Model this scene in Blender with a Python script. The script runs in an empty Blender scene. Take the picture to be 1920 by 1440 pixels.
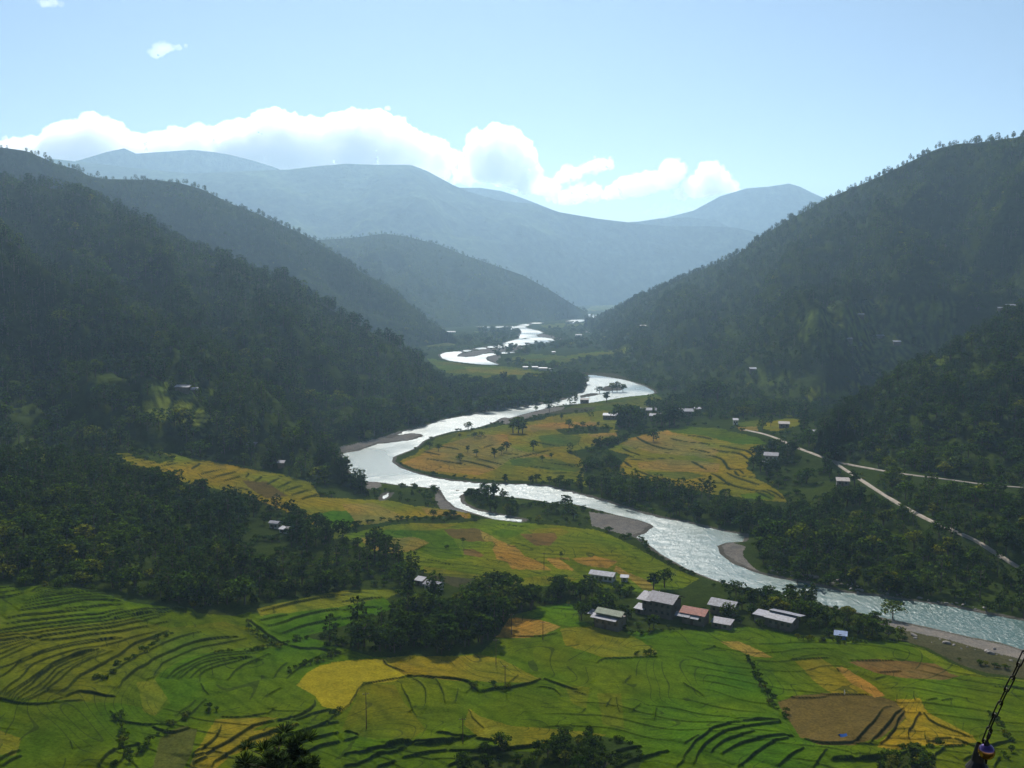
import bpy, bmesh, math, random
import numpy as np
from mathutils import Vector, Matrix
random.seed(7); RNG = np.random.default_rng(11)
scn = bpy.context.scene
col = scn.collection
# ---------------------------------------------------------------- camera
CAMZ = 130.0; FPX = 1870.0; HORIZON = 535.0
PITCH = math.atan((720 - HORIZON) / FPX)
cd = bpy.data.cameras.new('camera'); cam = bpy.data.objects.new('camera', cd); col.objects.link(cam)
cam.location = (0, 0, CAMZ); cam.rotation_euler = (math.pi / 2 - PITCH, 0, 0)
cd.sensor_width = 36; cd.lens = 36 * FPX / 1920; cd.clip_start = 0.1; cd.clip_end = 60000
scn.camera = cam
# ---------------------------------------------------------------- light
SUN_EL = math.radians(40); SUN_AZ = math.radians(-5)      # azimuth from +Y (ahead), negative = left
w = bpy.data.worlds.new('World'); scn.world = w; w.use_nodes = True
wn = w.node_tree.nodes; wl = w.node_tree.links
sky = wn.new('ShaderNodeTexSky'); sky.sky_type = 'NISHITA'; sky.sun_disc = False
sky.sun_elevation = SUN_EL; sky.sun_rotation = SUN_AZ
sky.altitude = 1200; sky.air_density = 1.0; sky.dust_density = 0.3; sky.ozone_density = 1.2
wl.new(sky.outputs[0], wn['Background'].inputs[0]); wn['Background'].inputs[1].default_value = 0.05
sd = bpy.data.lights.new('sun', 'SUN'); sd.energy = 5.0; sd.angle = math.radians(0.5); sd.color = (1.0, 0.955, 0.88)
so = bpy.data.objects.new('sun', sd); col.objects.link(so)
sdir = Vector((math.sin(SUN_AZ) * math.cos(SUN_EL), math.cos(SUN_AZ) * math.cos(SUN_EL), math.sin(SUN_EL)))
so.rotation_euler = sdir.to_track_quat('Z', 'Y').to_euler(); so.location = (0, 0, 3000)
scn.view_settings.view_transform = 'Standard'; scn.view_settings.look = 'None'
scn.view_settings.gamma = 1; scn.view_settings.exposure = 0.74
cy = scn.cycles
cy.use_denoising = True
cy.max_bounces = 12; cy.diffuse_bounces = 2; cy.glossy_bounces = 2; cy.transmission_bounces = 3
cy.transparent_max_bounces = 8; cy.volume_bounces = 10
cy.sample_clamp_indirect = 6; cy.use_adaptive_sampling = True; cy.adaptive_threshold = 0.02
HAZE_DENSITY = 0.000073
CLOUD_DENSITY = 0.0085
# ---------------------------------------------------------------- helpers
def tag(o, label=None, cat=None, group=None, kind=None):
    if label: o['label'] = label
    if cat: o['category'] = cat
    if group: o['group'] = group
    if kind: o['kind'] = kind
    return o
def mesh_obj(name, verts, faces, mat=None, parent=None, smooth=False, link=True):
    me = bpy.data.meshes.new(name); me.from_pydata([tuple(v) for v in verts], [], [tuple(f) for f in faces]); me.update()
    if mat: me.materials.append(mat)
    if smooth: me.polygons.foreach_set('use_smooth', np.ones(len(me.polygons), bool))
    o = bpy.data.objects.new(name, me)
    if link: col.objects.link(o)
    if parent: o.parent = parent
    return o
def grid_obj(name, P, mat, attrs=None, smooth=True, facemask=None):
    """P: (n, m, 3) array -> one mesh of quads"""
    n, m = P.shape[:2]
    idx = np.arange(n * m).reshape(n, m)
    q = np.stack([idx[:-1, :-1], idx[:-1, 1:], idx[1:, 1:], idx[1:, :-1]], -1).reshape(-1, 4)
    if facemask is not None: q = q[facemask.ravel()]
    me = bpy.data.meshes.new(name)
    me.vertices.add(n * m); me.vertices.foreach_set('co', P.reshape(-1).astype(np.float32))
    me.loops.add(q.size); me.loops.foreach_set('vertex_index', q.ravel().astype(np.int32))
    me.polygons.add(len(q)); me.polygons.foreach_set('loop_start', np.arange(0, q.size, 4, dtype=np.int32))
    me.polygons.foreach_set('use_smooth', np.full(len(q), smooth, bool))
    me.update(calc_edges=True)
    for k, a in (attrs or {}).items():
        if a.ndim == 3 or (a.ndim == 2 and a.shape[-1] == 3):
            at = me.attributes.new(k, 'FLOAT_COLOR', 'POINT')
            b = np.ones((n * m, 4), np.float32); b[:, :3] = a.reshape(-1, 3); at.data.foreach_set('color', b.ravel())
        else:
            at = me.attributes.new(k, 'FLOAT', 'POINT'); at.data.foreach_set('value', a.ravel().astype(np.float32))
    me.materials.append(mat)
    o = bpy.data.objects.new(name, me); col.objects.link(o)
    return o
def empty(name, loc=(0, 0, 0), rz=0):
    o = bpy.data.objects.new(name, None); col.objects.link(o); o.location = loc; o.rotation_euler = (0, 0, rz)
    o.empty_display_size = 1
    return o
def ss(x): x = np.clip(x, 0, 1); return x * x * (3 - 2 * x)
# value noise
_perm = RNG.integers(0, 1 << 30, (256, 256)).astype(np.float64) / (1 << 30)
def vnoise(x, y):
    xi = np.floor(x).astype(int); yi = np.floor(y).astype(int); fx = x - xi; fy = y - yi
    fx = fx * fx * (3 - 2 * fx); fy = fy * fy * (3 - 2 * fy)
    g = lambda a, b: _perm[a & 255, b & 255]
    return (g(xi, yi) * (1 - fx) + g(xi + 1, yi) * fx) * (1 - fy) + (g(xi, yi + 1) * (1 - fx) + g(xi + 1, yi + 1) * fx) * fy
def fbm(x, y, o=4):
    r = 0; a = .5
    for i in range(o):
        r = r + a * (vnoise(x + 17.3 * i, y - 9.1 * i) * 2 - 1); x = x * 2.03; y = y * 2.03; a *= .5
    return r
# photograph pixel (1920 x 1440) <-> place
_cp, _sp = math.cos(PITCH), math.sin(PITCH)
def ray(px, py):
    a = (np.asarray(px, float) - 960) / FPX; b = -(np.asarray(py, float) - 720) / FPX
    return np.stack([a, _cp + b * _sp, -_sp + b * _cp], -1)
def project(P):
    v = P - np.array([0, 0, CAMZ]); f = v[..., 1] * _cp - v[..., 2] * _sp; u = v[..., 1] * _sp + v[..., 2] * _cp
    f = np.maximum(f, 1e-3)
    return 960 + FPX * v[..., 0] / f, 720 - FPX * u / f
def at_dist(px, py, D):
    r = ray(px, py); return np.array([0, 0, CAMZ]) + r * (np.asarray(D) / np.hypot(r[..., 0], r[..., 1]))[..., None]
def inpoly(x, y, poly):
    c = np.zeros(x.shape, bool); n = len(poly)
    for i in range(n):
        x0, y0 = poly[i]; x1, y1 = poly[i - 1]
        if y0 == y1: continue
        k = ((y0 > y) != (y1 > y)) & (x < (x1 - x0) * (y - y0) / (y1 - y0) + x0); c ^= k
    return c
def fill(arr, poly, val):
    H, W = arr.shape[:2]
    xs = [p[0] + PADX for p in poly]; ys = [p[1] for p in poly]
    x0, x1 = max(0, int(min(xs))), min(W, int(max(xs)) + 2); y0, y1 = max(0, int(min(ys))), min(H, int(max(ys)) + 2)
    if x1 <= x0 or y1 <= y0: return
    X, Y = np.meshgrid(np.arange(x0, x1) + .5, np.arange(y0, y1) + .5)
    arr[y0:y1, x0:x1][inpoly(X, Y, [(p[0] + PADX, p[1]) for p in poly])] = val
PADX = 240
# ---------------------------------------------------------------- materials
def new_mat(name):
    m = bpy.data.materials.new(name); m.use_nodes = True; nt = m.node_tree
    for n in list(nt.nodes): nt.nodes.remove(n)
    out = nt.nodes.new('ShaderNodeOutputMaterial')
    return m, nt, out
def N(nt, t, **kw):
    n = nt.nodes.new(t)
    for k, v in kw.items():
        if k.startswith('i_'):
            key = k[2:]; key = int(key) if key.isdigit() else key
            n.inputs[key].default_value = v
        else: setattr(n, k, v)
    return n
def noise(nt, scale, vec=None, detail=3, rough=.55, dist=0):
    n = N(nt, 'ShaderNodeTexNoise'); n.inputs['Scale'].default_value = scale; n.inputs['Detail'].default_value = detail
    n.inputs['Roughness'].default_value = rough; n.inputs['Distortion'].default_value = dist
    if vec is not None: nt.links.new(vec, n.inputs['Vector'])
    return n
def ramp(nt, fac, stops):
    r = N(nt, 'ShaderNodeValToRGB'); e = r.color_ramp.elements
    while len(e) < len(stops): e.new(.5)
    for i, (p, c) in enumerate(stops):
        e[i].position = p; e[i].color = (*c, 1) if len(c) == 3 else c
    nt.links.new(fac, r.inputs[0]); return r
def mix(nt, a, b, fac, mode='MIX'):
    m = N(nt, 'ShaderNodeMix', data_type='RGBA', blend_type=mode)
    for s, v in ((m.inputs[6], a), (m.inputs[7], b), (m.inputs[0], fac)):
        if hasattr(v, 'links'): nt.links.new(v, s)
        else: s.default_value = (*v, 1) if isinstance(v, tuple) and len(v) == 3 else v
    return m.outputs[2]
def mathn(nt, op, a, b=None, c=None):
    m = N(nt, 'ShaderNodeMath', operation=op)
    for i, v in enumerate((a, b, c)):
        if v is None: continue
        if hasattr(v, 'links'): nt.links.new(v, m.inputs[i])
        else: m.inputs[i].default_value = v
    return m.outputs[0]
def simple_mat(name, color, rough=.6, metal=0, var=.25, vscale=1.5, spec=.3):
    m, nt, out = new_mat(name)
    tc = N(nt, 'ShaderNodeTexCoord'); n = noise(nt, vscale, tc.outputs['Object'], 4)
    v = ramp(nt, n.outputs[0], [(.3, (1 - var,) * 3), (.7, (1 + var * .4,) * 3)])
    c = mix(nt, color, v.outputs[0], 1.0, 'MULTIPLY')
    p = N(nt, 'ShaderNodeBsdfPrincipled'); nt.links.new(c, p.inputs['Base Color'])
    p.inputs['Roughness'].default_value = rough; p.inputs['Metallic'].default_value = metal
    p.inputs['Specular IOR Level'].default_value = spec
    nt.links.new(p.outputs[0], out.inputs[0]); return m
def leaf_mat(name, ramp_cols, transl=.35):
    m, nt, out = new_mat(name)
    oi = N(nt, 'ShaderNodeObjectInfo'); geo = N(nt, 'ShaderNodeNewGeometry')
    a = N(nt, 'ShaderNodeAttribute', attribute_name='tone')
    r = ramp(nt, oi.outputs['Random'], ramp_cols)
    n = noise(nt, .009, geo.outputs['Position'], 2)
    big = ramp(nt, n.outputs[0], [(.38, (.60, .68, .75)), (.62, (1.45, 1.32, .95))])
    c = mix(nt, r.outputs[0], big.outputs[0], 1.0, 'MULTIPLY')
    tone = mathn(nt, 'MULTIPLY_ADD', mathn(nt, 'POWER', a.outputs['Fac'], 2.0), 1.75, .18)
    comb = N(nt, 'ShaderNodeCombineColor'); [nt.links.new(tone, comb.inputs[i]) for i in range(3)]
    c = mix(nt, c, comb.outputs[0], 1.0, 'MULTIPLY')
    d = N(nt, 'ShaderNodeBsdfDiffuse'); t = N(nt, 'ShaderNodeBsdfTranslucent')
    nt.links.new(c, d.inputs[0])
    ct = mix(nt, c, (1.1, 1.25, .5), 1.0, 'MULTIPLY'); nt.links.new(ct, t.inputs[0])
    ms = N(nt, 'ShaderNodeMixShader'); ms.inputs[0].default_value = transl
    nt.links.new(d.outputs[0], ms.inputs[1]); nt.links.new(t.outputs[0], ms.inputs[2])
    nt.links.new(ms.outputs[0], out.inputs[0]); return m
# ---------------------------------------------------------------- traced outlines, in photograph pixels, laid on the valley floor
def Z(ox, oy, s, pts): return [(ox + x / s, oy + y / s) for x, y in pts]
RIVER = [
 [(1055,604),(1085,597),(1086,589),(1110,588),(1121,592),(1112,600),(1085,603),(1070,607)],
 Z(780,560,4,[(460,210),(520,205),(620,207),(740,212),(800,190),(870,182),(945,182),(940,190),(860,196),(800,205),(840,225),(920,240),(965,262),(900,268),(895,280),(950,295),(1050,303),(1045,315),(960,322),(1010,335),(940,342),(900,340),(780,350),(690,362),(520,375),(400,392),(320,410),(305,438),(420,440),(520,412),(640,400),(690,395),(760,392),(740,405),(690,408),(600,418),(540,430),(520,455),(560,475),(620,492),(590,498),(480,492),(350,478),(250,465),(190,445),(178,408),(300,398),(420,378),(560,355),(680,340),(665,330),(700,322),(770,300),(780,270),(800,245),(760,228),(660,226),(600,215),(520,216),(470,216)]),
 [(1087,705),(1110,703),(1140,707),(1173,713),(1207,723),(1229,735),(1226,739),(1173,744),(1133,751),(1100,756),(1057,759),(1030,764),(1007,770),(980,777),(955,784),(942,782),(930,790),(907,798),(887,804),(847,809),(815,818),(795,826),(780,840),(755,850),(738,856),(735,866),(750,877),(773,885),(807,895),(853,902),(907,907),(973,908),(1027,912),(1057,920),(1100,930),(1140,942),(1187,957),(1240,972),(1280,978),(1313,986),(1363,997),(1397,1003),(1393,1016),(1362,1018),(1345,1024),(1350,1038),(1373,1056),(1413,1072),(1453,1083),(1513,1093),(1580,1110),(1647,1118),(1713,1127),(1780,1137),(1847,1151),(1920,1164),(2160,1205),
  (2160,1285),(1920,1220),(1873,1205),(1813,1194),(1747,1178),(1680,1164),(1613,1150),(1567,1140),(1500,1124),(1440,1110),(1400,1104),(1340,1088),(1290,1068),(1240,1040),(1215,1020),(1190,1006),(1210,1000),(1225,985),(1200,976),(1160,967),(1120,956),(1080,946),(1033,943),(1007,938),(967,933),(923,928),(893,923),(853,918),(827,917),(790,913),(750,910),(707,904),(683,903),(667,897),(653,880),(646,866),(640,856),(640,850),(673,845),(705,833),(740,829),(773,825),(800,815),(770,812),(740,818),(728,822),(760,808),(800,798),(827,788),(873,780),(940,768),(983,763),(1023,757),(1057,750),(1075,742),(1095,735),(1102,722),(1095,710)],
 [(826,916),(855,919),(873,923),(862,930),(866,943),(893,957),(927,963),(967,972),(985,976),(975,979),(927,974),(887,962),(853,951),(837,937),(829,925)],
 [(716,930),(727,925),(733,926),(727,932),(716,938)],
]
ISLES = [
 Z(780,560,4,[(1385,688),(1410,660),(1450,650),(1540,655),(1560,670),(1540,688),(1470,692),(1410,690)]),
 Z(780,560,4,[(1215,735),(1260,718),(1340,705),(1390,705),(1380,720),(1300,735),(1240,745)]),
 Z(780,560,4,[(790,300),(830,296),(870,302),(830,306)]),
 Z(780,560,4,[(800,328),(840,323),(870,328),(830,332)]),
]
# colour classes
PAL = {
 'fallow': (.098,.105,.020), 'scrub': (.045,.066,.012), 'green': (.096,.145,.005), 'bright': (.092,.170,.006), 'olive': (.125,.145,.008), 'lime': (.150,.185,.010),
 'gold': (.255,.205,.015), 'yellow': (.33,.265,.014), 'orange': (.31,.205,.040), 'tan': (.190,.115,.035), 'brown': (.150,.105,.028), 'mud': (.090,.085,.040),
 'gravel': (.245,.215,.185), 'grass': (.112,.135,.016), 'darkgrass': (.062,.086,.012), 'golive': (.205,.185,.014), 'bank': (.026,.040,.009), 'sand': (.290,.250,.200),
 'shore': (.150,.132,.105),
}
CLS = list(PAL)
FIELDS = [
 # far valley
 ('grass', [(1095,583),(1110,574),(1150,571),(1165,573),(1140,582)]),
 ('grass', [(1008,610),(1060,606),(1100,604),(1090,612),(1030,615)]),
 ('grass', [(785,640),(800,633),(850,635),(852,648),(800,650)]), ('grass', [(890,622),(900,620),(902,630),(892,632)]),
 ('olive', [(800,672),(830,676),(880,684),(960,688),(1040,700),(1040,712),(980,716),(900,712),(850,705),(820,690)]),
 ('golive', [(870,688),(940,690),(1000,697),(1010,703),(940,702),(880,697)]),
 ('lime', [(850,712),(882,714),(884,730),(866,740),(852,728)]),
 ('grass', [(960,670),(1000,663),(1060,668),(1100,668),(1060,680),(1000,684),(960,680)]),
 ('olive', [(1060,668),(1110,660),(1180,654),(1175,660),(1110,667),(1070,672)]),
 ('mud', [(1070,696),(1120,695),(1160,702),(1190,712),(1150,707),(1090,702)]),
 # right clearings on the big slope
 ('olive', [(1500,742),(1520,727),(1560,722),(1620,718),(1600,735),(1590,752),(1540,752)]),
 ('grass', [(1700,610),(1750,615),(1755,628),(1700,632)]), ('olive', [(1680,668),(1715,662),(1712,674),(1684,676)]),
 ('darkgrass', [(1480,600),(1560,575),(1680,560),(1790,560),(1800,620),(1770,690),(1640,705),(1560,670),(1500,640)]), ('darkgrass', [(1390,700),(1440,690),(1500,705),(1480,725),(1400,722)]), ('grass', [(1535,592),(1610,584),(1645,600),(1600,618),(1550,610)]), ('grass', [(1690,572),(1765,570),(1775,598),(1700,606)]), ('grass', [(1590,622),(1645,620),(1655,652),(1600,658)]), ('grass', [(1600,690),(1650,684),(1660,700),(1610,706)]), ('darkgrass', [(1680,585),(1740,580),(1745,598),(1690,600)]),
 # left hillside clearings
 ('grass', [(265,755),(300,745),(360,755),(400,780),(380,800),(310,800),(280,790)]), ('darkgrass', [(262,718),(330,715),(430,735),(420,748),(330,745),(270,740)]),
 ('olive', [(-60,845),(40,843),(98,850),(90,868),(20,866),(-60,864)]),
 ('darkgrass', [(370,810),(400,806),(400,818),(375,818)]),
 # the peninsula
 ('grass', [(1110,748),(1180,742),(1240,738),(1240,760),(1180,772),(1120,775),(1060,766)]),
 ('mud', [(940,790),(960,778),(1020,768),(1120,762),(1110,770),(1030,776),(980,788),(950,797)]),
 ('golive', [(748,865),(780,850),(800,832),(850,812),(930,800),(1000,790),(1050,778),(1130,770),(1160,775),(1160,800),(1150,830),(1100,850),(1095,895),(1100,912),(1040,903),(930,900),(850,893),(790,882)]),
 ('grass', [(780,832),(830,815),(860,812),(840,830),(800,845)]),
 ('orange', [(750,868),(785,855),(800,845),(850,828),(900,815),(950,815),(960,840),(1000,850),(1040,855),(960,860),(930,880),(900,890),(830,885),(775,878)]),
 ('orange', [(970,800),(1040,792),(1120,790),(1115,800),(1060,806),(990,808)]),
 ('grass', [(1010,818),(1060,812),(1090,820),(1080,835),(1020,840)]), ('grass', [(955,862),(1000,858),(1050,862),(1090,878),(1080,885),(1020,880),(960,872)]),
 ('golive', [(900,892),(940,884),(1010,888),(1090,893),(1090,905),(1000,900)]),
 ('gold', [(1135,840),(1150,830),(1200,817),(1250,806),(1290,805),(1360,812),(1425,830),(1440,850),(1405,860),(1400,882),(1440,905),(1478,942),(1430,938),(1380,930),(1330,925),(1250,908),(1160,888),(1165,870),(1180,855),(1150,845),(1110,845)]),
 ('orange', [(1190,820),(1250,807),(1290,820),(1350,845),(1340,860),(1300,855),(1230,850),(1165,835)]),
 ('orange', [(1195,868),(1240,862),(1300,862),(1352,870),(1345,885),(1280,885),(1200,880)]),
 ('gold', [(1340,850),(1400,855),(1400,878),(1370,880),(1350,870)]),
 ('green', [(1245,804),(1290,800),(1350,803),(1420,820),(1440,832),(1380,832),(1320,818),(1265,812)]),
 ('grass', [(1210,885),(1290,885),(1320,893),(1290,900),(1220,893)]), ('lime', [(1385,928),(1420,924),(1450,930),(1450,937),(1400,935)]),
 ('golive', [(1435,793),(1480,783),(1510,790),(1490,800),(1460,808),(1430,805)]), ('orange', [(1380,800),(1420,799),(1422,808),(1390,808)]), ('grass', [(1380,793),(1430,786),(1425,799),(1385,799)]),
 ('orange', [(1100,814),(1155,812),(1158,819),(1110,819)]),
 ('darkgrass', [(1440,905),(1500,880),(1560,888),(1570,920),(1530,945),(1480,945)]),
 # left bank, middle distance
 ('gold', [(165,825),(200,818),(280,825),(340,856),(420,870),(520,888),(585,905),(600,930),(480,940),(400,915),(300,895),(240,870),(210,840)]),
 ('darkgrass', [(235,842),(290,840),(330,862),(300,870),(255,860)]),
 ('brown', [(455,900),(500,905),(540,930),(500,935),(470,918)]),
 ('darkgrass', [(690,908),(740,910),(800,920),(818,932),(822,950),(790,950),(720,940),(700,930)]),
 ('gravel', [(682,902),(710,903),(715,912),(700,920),(684,914)]),
 ('gravel', [(818,922),(830,920),(838,940),(860,953),(900,965),(860,960),(830,958),(816,940)]),
 ('darkgrass', [(866,930),(905,925),(960,935),(1040,950),(1105,965),(1110,990),(1060,985),(980,975),(930,965),(893,957),(868,945)]),
 ('gold', [(480,935),(560,930),(640,935),(720,938),(800,950),(880,962),(885,972),(800,968),(740,975),(690,990),(640,1003),(580,985),(520,970)]),
 ('orange', [(640,945),(700,943),(740,960),(760,972),(700,985),(660,975)]), ('orange', [(790,950),(880,965),(875,972),(800,965)]),
 ('bright', [(596,965),(620,957),(650,958),(664,975),(655,992),(600,990)]),
 ('grass', [(540,985),(600,985),(660,995),(660,1010),(560,1010)]),
 ('lime', [(640,1005),(700,990),(780,982),(860,980),(920,972),(1040,985),(1110,992),(1150,1005),(1190,1025),(1225,1045),(1260,1065),(1310,1085),(1270,1108),(1220,1115),(1150,1105),(1100,1095),(1000,1100),(960,1108),(900,1100),(830,1090),(770,1060),(750,1040),(680,1030)]),
 ('golive', [(690,985),(770,981),(860,982),(830,992),(780,994),(700,993)]),
 ('green', [(690,996),(770,994),(830,995),(850,1010),(870,1045),(830,1050),(780,1030),(800,1015),(775,1005),(700,1002)]),
 ('brown', [(832,993),(890,990),(925,1005),(930,1014),(880,1016),(850,1008)]),
 ('orange', [(900,995),(915,1000),(940,1015),(965,1025),(985,1042),(1010,1052),(1035,1069),(1000,1069),(960,1067),(950,1055),(930,1048),(925,1030),(930,1020),(905,1012)]),
 ('tan', [(868,1030),(890,1030),(908,1042),(900,1046),(870,1040)]),
 ('lime', [(880,1018),(925,1016),(922,1040),(905,1040)]),
 ('green', [(920,992),(985,993),(970,1005),(950,1010),(925,1002)]), ('golive', [(990,992),(1045,990),(1070,998),(1050,1006),(1000,1000)]),
 ('tan', [(975,1000),(1040,1000),(1045,1010),(1030,1022),(1005,1024),(990,1012)]),
 ('orange', [(1022,1047),(1065,1046),(1080,1065),(1075,1070),(1045,1066)]), ('orange', [(1072,1048),(1115,1042),(1158,1053),(1140,1065),(1100,1062)]),
 ('green', [(1050,1048),(1075,1052),(1110,1065),(1200,1075),(1130,1085),(1090,1078)]),
 ('orange', [(1155,1060),(1175,1072),(1215,1088),(1230,1108),(1205,1106),(1180,1085),(1150,1070)]),
 ('orange', [(672,1010),(700,1007),(710,1020),(735,1008),(780,1007),(806,1018),(780,1032),(730,1038),(690,1028)]),
 ('golive', [(795,1062),(850,1070),(935,1085),(930,1090),(850,1082),(795,1075)]), ('mud', [(800,1078),(860,1083),(930,1092),(930,1108),(850,1100)]),
 ('golive', [(940,1088),(1000,1082),(1060,1080),(1085,1086),(1060,1095),(980,1100),(940,1106)]),
 ('olive', [(1100,1088),(1150,1090),(1150,1105),(1105,1100)]),
 # foreground
 ('green', [(-240,1080),(20,1085),(40,1100),(110,1100),(160,1110),(230,1115),(350,1140),(480,1150),(560,1190),(640,1215),(700,1232),(800,1234),(900,1224),(930,1195),(960,1150),(975,1140),(1080,1130),(1110,1165),(1170,1185),(1230,1180),(1310,1183),(1400,1175),(1480,1188),(1570,1200),(1650,1198),(1700,1205),(1730,1218),(1765,1232),(1800,1255),(1850,1275),(2160,1300),(2160,1460),(-240,1460)]),
 ('golive', [(480,1140),(560,1125),(640,1108),(760,1105),(720,1125),(640,1140),(560,1150),(490,1158)]), ('green', [(490,1158),(560,1150),(640,1140),(720,1120),(740,1140),(660,1170),(560,1195),(510,1180)]),
 ('olive', [(-240,1215),(0,1195),(120,1180),(250,1165),(320,1178),(420,1165),(480,1180),(530,1215),(480,1215),(400,1225),(350,1240),(300,1265),(290,1275),(320,1320),(290,1345),(275,1330),(220,1318),(120,1315),(0,1315),(-240,1330)]),
 ('golive', [(255,1280),(290,1275),(315,1310),(290,1345),(268,1335),(262,1300)]), ('golive', [(-240,1380),(0,1370),(40,1385),(30,1420),(-240,1440)]),
 ('golive', [(405,1350),(520,1350),(480,1370),(440,1400),(380,1440),(355,1440),(380,1400)]), ('golive', [(360,1440),(400,1400),(470,1375),(560,1365),(520,1380),(430,1420),(400,1445)]),
 ('fallow', [(300,1385),(340,1365),(370,1370),(360,1420),(340,1445),(285,1445)]),
 ('yellow', [(556,1285),(575,1262),(600,1248),(640,1240),(720,1234),(735,1250),(762,1265),(740,1278),(690,1283),(672,1298),(655,1325),(640,1335),(605,1328),(590,1305)]),
 ('golive', [(722,1234),(770,1228),(800,1232),(900,1228),(940,1236),(1015,1275),(990,1284),(930,1284),(840,1278),(762,1268),(735,1250)]),
 ('orange', [(915,1192),(945,1163),(965,1158),(1020,1162),(1050,1175),(1020,1192),(990,1196),(940,1196)]),
 ('bright', [(972,1152),(1000,1140),(1070,1133),(1120,1140),(1115,1170),(1070,1174),(1040,1170),(1000,1158)]),
 ('golive', [(1050,1178),(1110,1175),(1160,1180),(1200,1200),(1232,1222),(1210,1233),(1130,1235),(1100,1222),(1060,1210)]),
 ('olive', [(640,1370),(680,1280),(740,1285),(760,1320),(800,1370),(760,1400),(700,1390)]),
 ('golive', [(880,1330),(900,1345),(960,1362),(1060,1368),(1140,1378),(1080,1395),(960,1405),(900,1390),(870,1360)]),
 ('olive', [(1060,1290),(1105,1290),(1100,1330),(1075,1320)]), ('olive', [(1120,1300),(1165,1300),(1170,1370),(1130,1360)]),
 ('brown', [(1458,1318),(1490,1307),(1545,1302),(1600,1300),(1650,1306),(1690,1320),(1705,1340),(1680,1370),(1640,1395),(1600,1400),(1540,1400),(1500,1382),(1475,1345)]),
 ('gold', [(1678,1312),(1725,1312),(1740,1340),(1780,1360),(1825,1385),(1832,1400),(1800,1405),(1720,1402),(1680,1412),(1645,1405),(1670,1380),(1700,1350)]),
 ('tan', [(1590,1241),(1640,1238),(1700,1240),(1760,1245),(1785,1255),(1800,1268),(1770,1275),(1700,1272),(1640,1262)]),
 ('orange', [(1565,1252),(1580,1250),(1610,1268),(1640,1288),(1660,1305),(1640,1308),(1600,1285)]),
 ('orange', [(1350,1203),(1385,1203),(1420,1218),(1450,1233),(1415,1232),(1370,1216)]),
 ('golive', [(1490,1240),(1540,1234),(1566,1252),(1600,1285),(1640,1305),(1560,1302),(1530,1280)]),
 ('lime', [(1710,1212),(1730,1215),(1775,1240),(1850,1270),(1920,1275),(2160,1285),(2160,1292),(1850,1285),(1780,1262)]),
 ('mud', [(1660,1180),(1700,1178),(1800,1200),(1920,1238),(2160,1300),(2160,1290),(1920,1272),(1850,1262),(1800,1245),(1740,1215),(1690,1200)]),
 ('gravel', [(1620,1150),(1680,1165),(1747,1180),(1813,1196),(1873,1207),(1920,1220),(2160,1285),(2160,1300),(1920,1238),(1850,1220),(1780,1200),(1700,1182),(1640,1168)]),
 ('green', [(1800,1265),(1900,1278),(2160,1300),(2160,1330),(1800,1300)]),
 # gravel
 ('gravel', [(636,838),(700,824),(750,808),(800,795),(900,772),(1000,758),(1075,742),(1060,752),(960,770),(870,786),(800,800),(800,818),(740,830),(690,842),(640,852)]),
 ('gravel', [(925,790),(950,776),(1010,768),(1060,762),(1050,770),(1000,780),(950,795)]),
 ('gravel', [(1105,960),(1160,967),(1225,984),(1205,1003),(1180,1005),(1140,995),(1110,985)]),
 ('gravel', [(1343,1022),(1375,1018),(1396,1024),(1392,1042),(1410,1062),(1440,1082),(1413,1076),(1365,1058)]),
 ('gravel', Z(780,560,4,[(305,440),(320,412),(420,394),(540,374),(700,364),(790,350),(800,370),(740,390),(640,398),(520,412),(430,440)])),
 ('gravel', Z(780,560,4,[(500,450),(520,430),(600,418),(640,430),(600,470),(630,495),(560,480)])),
 ('gravel', Z(780,560,4,[(895,275),(940,262),(1010,280),(1100,300),(1040,304),(950,296)])),
 ('shore', Z(780,560,4,[(1360,700),(1400,655),(1460,640),(1560,650),(1600,690),(1500,700)])), ('shore', Z(780,560,4,[(1200,745),(1260,715),(1400,700),(1400,722),(1250,755)])),
 ('gravel', Z(780,560,4,[(600,920),(640,880),(720,862),(800,850),(860,850),(840,870),(720,880),(640,915)])),
]
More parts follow.
